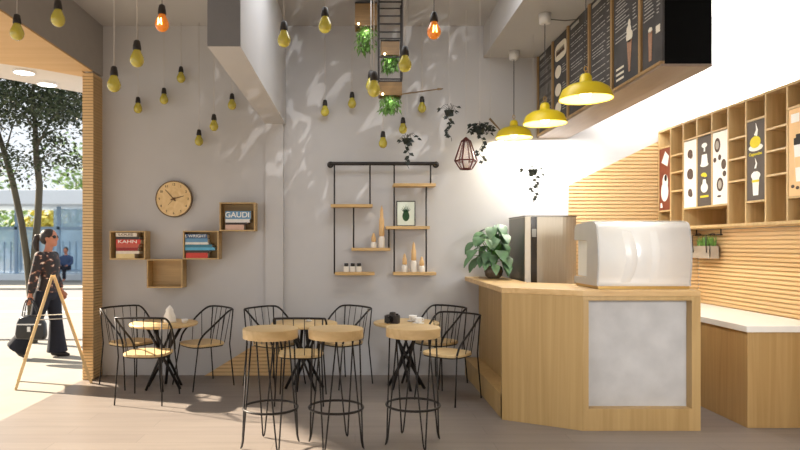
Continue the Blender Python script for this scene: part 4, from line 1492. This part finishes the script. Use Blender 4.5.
# ------------------------------------------------------------------ walking woman
def woman():
    O = Vector((-3.95, 8.08, 0))
    t = thing('person', 'woman with ponytail and sunglasses walking past in patterned blouse and flared trousers', 'person', O)
    V = Vector
    b = MB()
    torso = [((.01, 0, .80), .10, .15), ((.01, 0, .90), .10, .148), ((.02, 0, 1.02), .082, .118), ((.035, 0, 1.14), .10, .135), ((.03, 0, 1.24), .10, .155), ((.015, 0, 1.31), .075, .165), ((.01, 0, 1.345), .05, .09)]
    b.loft(torso)
    b.tube([(.0, 0, 1.31), (.02, 0, 1.38), (.035, 0, 1.46)], [.06, .048, .05], 14)
    b.ell((.035, 0, 1.545), (.092, .074, .098), 18)
    b.ell((.070, 0, 1.475), (.058, .052, .062), 16)
    b.ell((.105, 0, 1.437), (.02, .024, .018), 10)
    b.tube([(.118, 0, 1.545), (.138, 0, 1.51), (.122, 0, 1.495)], [.009, .014, .010], 8)
    b.ell((.118, 0, 1.466), (.014, .024, .006), 10)
    b.ell((.118, 0, 1.455), (.014, .022, .006), 10)
    for s in (-1, 1):
        b.ell((.03, s * .076, 1.515), (.018, .01, .03), 10)
    # arms: near side is -y
    arms = [[(-.015, -.165, 1.295), (-.06, -.205, 1.04), (-.105, -.21, .825)], [(.01, .165, 1.295), (.0, .205, 1.05), (.09, .19, .86)]]
    for A in arms:
        b.ell(A[0], (.055, .05, .055), 12)
        b.tube([A[0], V(A[0]).lerp(V(A[1]), .5), A[1]], [.05, .045, .038], 12)
        b.ell(A[1], (.039, .039, .039), 10)
        b.tube([A[1], V(A[1]).lerp(V(A[2]), .35), A[2]], [.038, .036, .024], 12)
    for A in arms:
        w = V(A[2]); d = (V(A[2]) - V(A[1])).normalized()
        p = w + d * .045
        b.ell(w, (.025, .02, .026), 10)
        b.tube([w, p, w + d * .085], [.022, .030, .026], 10, flat=.6)
        k = w + d * .085
        for i, ln in enumerate((.066, .075, .07, .055)):
            off = V((-.026 + i * .0173, 0, 0))
            q = k + off
            b.tube([q - d * .01, q + d * ln * .5, q + d * ln * .8 + V((.0, .014 if A[0][1] < 0 else -.014, 0)), q + d * ln * .75 + V((.0, .028 if A[0][1] < 0 else -.028, .006))], [.0088, .0084, .008, .007], 8)
        b.tube([w + d * .03 + V((.02, 0, 0)), w + d * .055 + V((.042, .004, 0)), w + d * .09 + V((.046, .012, 0))], [.0105, .0095, .008], 8)
    legs = [[(-.0, -.085, .84), (-.10, -.085, .475), (-.325, -.085, .155)], [(.02, .085, .84), (.075, .085, .46), (.09, .085, .075)]]
    for Lg in legs:
        b.ell(Lg[0], (.09, .085, .09), 12)
        b.tube([Lg[0], V(Lg[0]).lerp(V(Lg[1]), .5), Lg[1]], [.082, .07, .052], 12)
        b.ell(Lg[1], (.052, .052, .055), 10)
        b.tube([Lg[1], V(Lg[1]).lerp(V(Lg[2]), .35), Lg[2]], [.05, .05, .034], 12)
        b.ell(Lg[2], (.036, .036, .036), 10)
    # feet: the rear foot is pushed up on its toes, the front one is flat
    b.tube([(-.345, -.085, .14), (-.29, -.085, .075), (-.235, -.085, .028)], [.03, .034, .02], 10, flat=1.1)
    b.tube([(.065, .085, .045), (.14, .085, .040), (.215, .085, .022)], [.034, .034, .02], 10)
    blob(b, 'body', 'skin', t, .0075, 3)
    # blouse
    c = MB()
    c.loft([((x, 0, z), rx + .017, ry + .016) for (x, _, z), rx, ry in [((.01, 0, .83), .107, .153), ((.012, 0, .90), .104, .150), ((.02, 0, 1.02), .09, .126)] + torso[3:6]] + [((.01, 0, 1.352), .06, .095)])
    for A in arms:
        c.ell(A[0], (.066, .06, .064), 12)
        c.tube([A[0], V(A[0]).lerp(V(A[1]), .5), A[1]], [.062, .060, .056], 12)
        c.ell(A[1], (.056, .056, .056), 10)
        c.tube([A[1], V(A[1]).lerp(V(A[2]), .5), V(A[1]).lerp(V(A[2]), .95)], [.056, .056, .042], 12)
    blob(c, 'blouse', 'blouse', t, .011, 3)
    # trousers, flared below the knee
    c = MB()
    c.loft([((.01, 0, .74), .09, .13), ((.01, 0, .80), .115, .162), ((.01, 0, .86), .118, .165)])
    for i, Lg in enumerate(legs):
        a, kk, e = (V(p) for p in Lg)
        c.tube([a + V((0, 0, .02)), a.lerp(kk, .5), kk, kk.lerp(e, .5), e + (e - kk).normalized() * (.02 if i else .04)], [.105, .094, .080, .098, .128], 16)
    blob(c, 'trousers', 'trousers', t, .012, 3)
    # hair
    h = MB()
    h.ell((.018, 0, 1.560), (.100, .084, .090), 18)
    h.ell((-.02, 0, 1.525), (.068, .078, .085), 16)
    h.ell((-.085, 0, 1.555), (.022, .022, .022), 10)
    h.tube([(-.07, 0, 1.56), (-.125, 0, 1.55), (-.145, 0, 1.47), (-.135, 0, 1.39), (-.11, 0, 1.34)], [.022, .038, .044, .036, .012], 12)
    blob(h, 'hair', 'hair', t, .008, 3)
    for s in (-1, 1):
        MB().ell((.112, s * .034, 1.541), (.020, .030, .022), 12).build('sunglass_lens', 'lens_dark', t)
        MB().tube([(.118, s * .058, 1.548), (.08, s * .082, 1.548), (.03, s * .085, 1.54)], .004, 6).build('sunglass_arm', 'lens_dark', t)
    for pts, rr in (([(-.36, -.085, .125), (-.29, -.085, .062), (-.225, -.085, .018)], [.034, .040, .026]), ([(.045, .085, .042), (.14, .085, .036), (.235, .085, .02)], [.040, .040, .022])):
        s = MB(); s.tube(pts, rr, 12); s.ell(pts[0], (rr[0],) * 3, 10); s.ell(pts[2], (rr[2],) * 3, 10)
        blob(s, 'shoe', 'shoe', t, .009, 2)
    # bag
    g = thing('handbag', 'large black leather handbag with silver trim carried by the walking woman', 'handbag', O)
    cx, cy, cz = -.03, -.335, .40
    m = MB()
    out = [(-.17, -.115), (-.185, -.06), (-.165, .08), (-.13, .155), (-.06, .175), (.06, .175), (.13, .15), (.175, .07), (.185, -.07), (.165, -.12)]
    vs = []
    for w, sc in ((-.055, .9), (-.03, 1), (.03, 1), (.055, .9)):
        vs.append([(cx + u * sc, cy + w, cz + v * sc) for u, v in out])
    n = len(out)
    flat = [p for r in vs for p in r]
    fs = []
    for i in range(3):
        for j in range(n):
            fs.append((i * n + j, i * n + (j + 1) % n, (i + 1) * n + (j + 1) % n, (i + 1) * n + j))
    fs += [tuple(reversed(range(n))), tuple(3 * n + j for j in range(n))]
    m.add(flat, fs, True).build('bag_body', 'bag', g, .006)
    for w in (-.03, .03):
        MB().tube(arc((cx - .10, cy + w, cz + .15), (cx - .13, cy + .16 + w * .3, cz + .60), (cx + .10, cy + w, cz + .15), 12), .007, 8).build('strap', 'bag', g)
    MB().box(cx - .15, cx + .15, cy - .060, cy - .0555, cz + .06, cz + .075).build('buckle_band', 'bag_hw', g)
    MB().box(cx - .02, cx + .02, cy - .062, cy - .056, cz - .02, cz + .04).build('clasp', 'bag_hw', g)


woman()

# ------------------------------------------------------------------ tree outside
def street_tree():
    base = Vector((-4.75, 9.25, 0))
    t = thing('street_tree', 'twin trunked leafy street tree standing on the sidewalk behind the walking woman', 'tree', base)
    rnd = random.Random(21)
    D = 9.25
    rel = lambda px, py, dd=0: at(px, py, D + dd) - base
    tr = MB()
    A = [rel(32, 343), rel(31, 300), rel(27, 260), rel(22, 225), rel(13, 183), rel(5, 155), rel(-4, 125, .2), rel(-14, 95, .3)]
    B = [rel(33, 343), rel(33.5, 290), rel(35, 250), rel(38, 215), rel(39.5, 185), rel(36.5, 158), rel(35, 125, .1), rel(33, 90, .3), rel(36, 60, .4)]
    tr.tube(A, [.06, .052, .048, .046, .044, .04, .03, .02], 10)
    MBk = tr.tube(B, [.065, .056, .052, .05, .048, .045, .035, .025, .018], 10)
    ends = []
    for (px, py, qx, qy, r) in ((36, 150, 55, 115, .022), (35, 130, 14, 105, .02), (38, 140, 62, 128, .018), (8, 160, -10, 150, .02), (6, 150, 16, 118, .016), (34, 110, 52, 90, .016), (37, 165, 58, 150, .012), (12, 180, 22, 160, .010)):
        a, c = rel(px, py), rel(qx, qy, rnd.uniform(-.6, .6))
        tr.tube([a, a.lerp(c, .5) + Vector((0, 0, .04)), c], [r, r * .7, r * .3], 6)
        ends.append(c)
        for _ in range(3):
            e = c + Vector((rnd.uniform(-.4, .4), rnd.uniform(-.4, .4), rnd.uniform(-.1, .4)))
            tr.tube([c, e], [r * .35, r * .15], 5)
    tr.build('trunk', 'bark', t)
    f = MB()
    clumps = []
    for _ in range(115):
        clumps.append((rnd.uniform(-60, 94), 56 + 62 * rnd.random(), rnd.uniform(-.9, .7), rnd.uniform(.14, .30), 85))
    for _ in range(46):
        clumps.append((rnd.uniform(-50, 92), 110 + 68 * rnd.random() ** 1.3, rnd.uniform(-.9, .7), rnd.uniform(.10, .20), 75))
    for px, py, dd, r, dens in clumps:
        c = rel(px, py, dd)
        for _ in range(int(dens * (r / .2) ** 1.4)):
            p = c + Vector((rnd.gauss(0, r), rnd.gauss(0, r), rnd.gauss(0, r * .45)))
            f.leaf(p, (rnd.uniform(-1, 1), rnd.uniform(-1, 1), rnd.uniform(-.8, .3)), (rnd.uniform(-.6, .6), rnd.uniform(-.6, .6), 1), rnd.uniform(.05, .085), .04, .1)
    f.build('crown', 'leaf_tree', t)


street_tree()

# ------------------------------------------------------------------ far side of the street
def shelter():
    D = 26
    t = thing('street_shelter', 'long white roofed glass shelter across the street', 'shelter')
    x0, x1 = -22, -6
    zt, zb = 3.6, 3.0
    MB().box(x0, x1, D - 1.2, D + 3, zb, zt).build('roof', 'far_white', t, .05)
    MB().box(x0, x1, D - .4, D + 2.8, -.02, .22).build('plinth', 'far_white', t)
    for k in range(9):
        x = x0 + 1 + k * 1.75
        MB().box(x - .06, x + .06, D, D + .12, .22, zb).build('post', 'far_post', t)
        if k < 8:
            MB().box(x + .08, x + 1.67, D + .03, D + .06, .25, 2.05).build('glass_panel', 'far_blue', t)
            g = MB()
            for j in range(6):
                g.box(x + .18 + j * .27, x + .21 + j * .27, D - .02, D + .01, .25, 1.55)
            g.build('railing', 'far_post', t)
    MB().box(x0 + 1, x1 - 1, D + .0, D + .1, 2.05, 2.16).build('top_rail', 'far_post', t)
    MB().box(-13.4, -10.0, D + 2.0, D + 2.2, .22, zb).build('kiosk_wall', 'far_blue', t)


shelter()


def seated_person():
    O = Vector(((65 - VX) / F * 24.6, 24.6, -.02))
    bn = thing('street_bench', 'plain dark bench in front of the shelter across the street', 'bench', O)
    MB().box(-.9, .9, -.1, .35, .40, .45).build('bench_seat', 'far_post', bn)
    for x in (-.7, .7):
        MB().box(x - .04, x + .04, -.08, .33, .001, .3995).build('bench_leg', 'far_post', bn)
    t = thing('person', 'distant person in dark blue sitting on the bench across the street', 'person', O)
    b = MB()
    b.loft([((0, .12, .46), .17, .13), ((0, .13, .60), .16, .12), ((0, .12, .80), .18, .12), ((0, .10, .98), .20, .10), ((0, .10, 1.04), .09, .07)])
    b.tube([(0, .1, 1.0), (0, .08, 1.14)], .055, 12)
    b.ell((0, .06, 1.22), (.08, .095, .12), 14)
    b.ell((0, -.035, 1.2), (.015, .02, .02), 8)
    for s in (-1, 1):
        b.tube([(s * .09, .1, .54), (s * .11, -.32, .53), (s * .12, -.34, .1), (s * .12, -.44, .06)], [.085, .07, .05, .045], 10)
        b.tube([(s * .2, .1, .97), (s * .25, .05, .72), (s * .12, -.16, .62)], [.055, .045, .035], 10)
        b.ell((s * .11, -.19, .61), (.04, .05, .03), 8)
    blob(b, 'body', 'skin', t, .02, 2)
    c = MB()
    c.loft([((0, .12, .47), .19, .15), ((0, .13, .60), .18, .14), ((0, .12, .80), .2, .14), ((0, .10, .99), .22, .12), ((0, .10, 1.04), .1, .08)])
    for s in (-1, 1):
        c.tube([(s * .2, .1, .97), (s * .25, .05, .72), (s * .13, -.13, .63)], [.07, .06, .05], 10)
    blob(c, 'jacket', 'far_cloth', t, .022, 2)
    c = MB()
    for s in (-1, 1):
        c.tube([(s * .09, .12, .55), (s * .11, -.32, .545), (s * .12, -.34, .12)], [.10, .085, .07], 10)
    blob(c, 'trousers', 'trousers', t, .022, 2)
    h = MB(); h.ell((0, .08, 1.25), (.092, .10, .11), 12)
    blob(h, 'hair', 'hair', t, .02, 2)


seated_person()


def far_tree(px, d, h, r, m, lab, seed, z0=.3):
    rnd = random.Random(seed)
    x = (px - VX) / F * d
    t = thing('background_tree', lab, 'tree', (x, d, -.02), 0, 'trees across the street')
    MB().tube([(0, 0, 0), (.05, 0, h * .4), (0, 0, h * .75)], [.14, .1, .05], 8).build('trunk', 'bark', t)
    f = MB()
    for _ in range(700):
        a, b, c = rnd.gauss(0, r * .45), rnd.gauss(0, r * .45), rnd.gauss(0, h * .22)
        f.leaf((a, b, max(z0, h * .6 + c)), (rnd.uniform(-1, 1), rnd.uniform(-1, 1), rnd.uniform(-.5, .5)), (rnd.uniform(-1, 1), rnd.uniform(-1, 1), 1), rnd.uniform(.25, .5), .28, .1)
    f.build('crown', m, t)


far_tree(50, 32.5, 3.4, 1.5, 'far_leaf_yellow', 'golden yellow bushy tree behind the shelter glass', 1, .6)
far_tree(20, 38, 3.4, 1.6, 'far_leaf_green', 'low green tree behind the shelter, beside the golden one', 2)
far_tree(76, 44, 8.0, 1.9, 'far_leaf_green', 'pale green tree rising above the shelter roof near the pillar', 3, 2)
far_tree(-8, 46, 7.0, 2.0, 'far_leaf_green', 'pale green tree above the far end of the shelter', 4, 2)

# ------------------------------------------------------------------ light
w = bpy.data.worlds.new('sky')
scn.world = w
w.use_nodes = True
wt = w.node_tree
bg = wt.nodes['Background']
bg.inputs['Color'].default_value = (.90, .95, 1.0, 1)
bg.inputs['Strength'].default_value = 1.1


def area(name, loc, target, sx, sy, e, col=(1, 1, 1), spread=180):
    l = bpy.data.lights.new(name, 'AREA')
    l.shape = 'RECTANGLE'; l.size = sx; l.size_y = sy; l.energy = e; l.color = col; l.spread = R(spread)
    o = bpy.data.objects.new(name, l); COL.objects.link(o)
    o.location = loc
    o.rotation_euler = (Vector(target) - Vector(loc)).to_track_quat('-Z', 'Y').to_euler()
    return o


sun = bpy.data.lights.new('sun', 'SUN')
sun.energy = 19; sun.angle = R(1.4); sun.color = (1, .86, .68)
so = bpy.data.objects.new('sun', sun); COL.objects.link(so)
so.rotation_euler = Vector((.79, -.336, -.51)).to_track_quat('-Z', 'Y').to_euler()

# light strip under the sign box, washing the back wall and the bar below it
area('sign_strip', (2.2, 5.6, 2.60), (2.9, 5.6, .4), 2.4, .2, 27, (1, .97, .92))
area('wall_wash', (1.95, 6.80, 2.58), (2.0, 6.95, 1.4), .8, .12, 32, (1, .97, .92))
# strip on top of the shelving washing the right wall upward
area('shelf_strip', (3.50, 5.4, 2.74), (3.75, 5.4, 3.6), .10, 2.8, 170, (1, .98, .95)).rotation_euler = (PI, R(25), 0)
area('corner_wash', (3.0, 6.5, 2.95), (3.1, 6.95, 3.2), .5, .3, 14, (1, .97, .92))
area('under_shelf_strip', (3.55, 5.4, 1.59), (3.62, 5.4, .8), 2.8, .08, 6, (1, .96, .88))
area('ceiling_fill', (.3, 4.9, 3.82), (.3, 5.2, 0), 2.0, 1.0, 31, (.96, .98, 1))  # added fill light above the view, lifts the room
area('bar_fill', (2.6, .6, 1.9), (2.3, 5.0, .8), 1.2, 1.0, 15, (.98, .99, 1), 60)  # added fill light from the camera side, brightens the counter front

# added indoor spot with a noise mask imitates sun flecks glinting off glass
gl = bpy.data.lights.new('glint_gobo', 'SPOT')
gl.energy = 420; gl.spot_size = R(31); gl.spot_blend = .6; gl.shadow_soft_size = .01; gl.color = (1, .97, .93)
gl.use_nodes = True
gt = gl.node_tree
em = gt.nodes['Emission']
tc = gt.nodes.new('ShaderNodeTexCoord'); mp = gt.nodes.new('ShaderNodeMapping'); vo = gt.nodes.new('ShaderNodeTexNoise'); rp = gt.nodes.new('ShaderNodeValToRGB')
m2 = gt.nodes.new('ShaderNodeMapping')
mp.inputs['Rotation'].default_value = (0, 0, R(28)); m2.inputs['Scale'].default_value = (46, 17, 17)
vo.inputs['Scale'].default_value = 1.0; vo.inputs['Detail'].default_value = 1.5; vo.inputs['Distortion'].default_value = 1.0
rp.color_ramp.elements[0].position = .585; rp.color_ramp.elements[0].color = (0, 0, 0, 1)
rp.color_ramp.elements[1].position = .625; rp.color_ramp.elements[1].color = (1, 1, 1, 1)
for x, y in ((tc.outputs['Normal'], mp.inputs['Vector']), (mp.outputs['Vector'], m2.inputs['Vector']), (m2.outputs['Vector'], vo.inputs['Vector']), (vo.outputs['Fac'], rp.inputs['Fac']), (rp.outputs['Color'], em.inputs['Strength'])):
    gt.links.new(x, y)
go = bpy.data.objects.new('glint_gobo', gl); COL.objects.link(go)
go.location = (1.0, 1.2, .5)
go.rotation_euler = (Vector((-.1, 6.97, 3.2)) - Vector(go.location)).to_track_quat('-Z', 'Y').to_euler()

# ------------------------------------------------------------------ camera and view
cd = bpy.data.cameras.new('camera')
cd.sensor_width = 36; cd.lens = F / 800 * 36
cd.shift_x = (400 - VX) / 800
cd.shift_y = (VY - 225) / 800
cd.clip_end = 300
cd.dof.use_dof = True; cd.dof.focus_distance = 5.6; cd.dof.aperture_fstop = 1.7
co = bpy.data.objects.new('camera', cd); COL.objects.link(co)
co.location = (0, 0, H); co.rotation_euler = (PI / 2, 0, 0)
scn.camera = co
scn.view_settings.view_transform = 'Standard'
scn.view_settings.look = 'None'
scn.view_settings.exposure = 0
scn.cycles.use_denoising = True
scn.cycles.max_bounces = 8
scn.cycles.diffuse_bounces = 5
scn.cycles.sample_clamp_indirect = 4
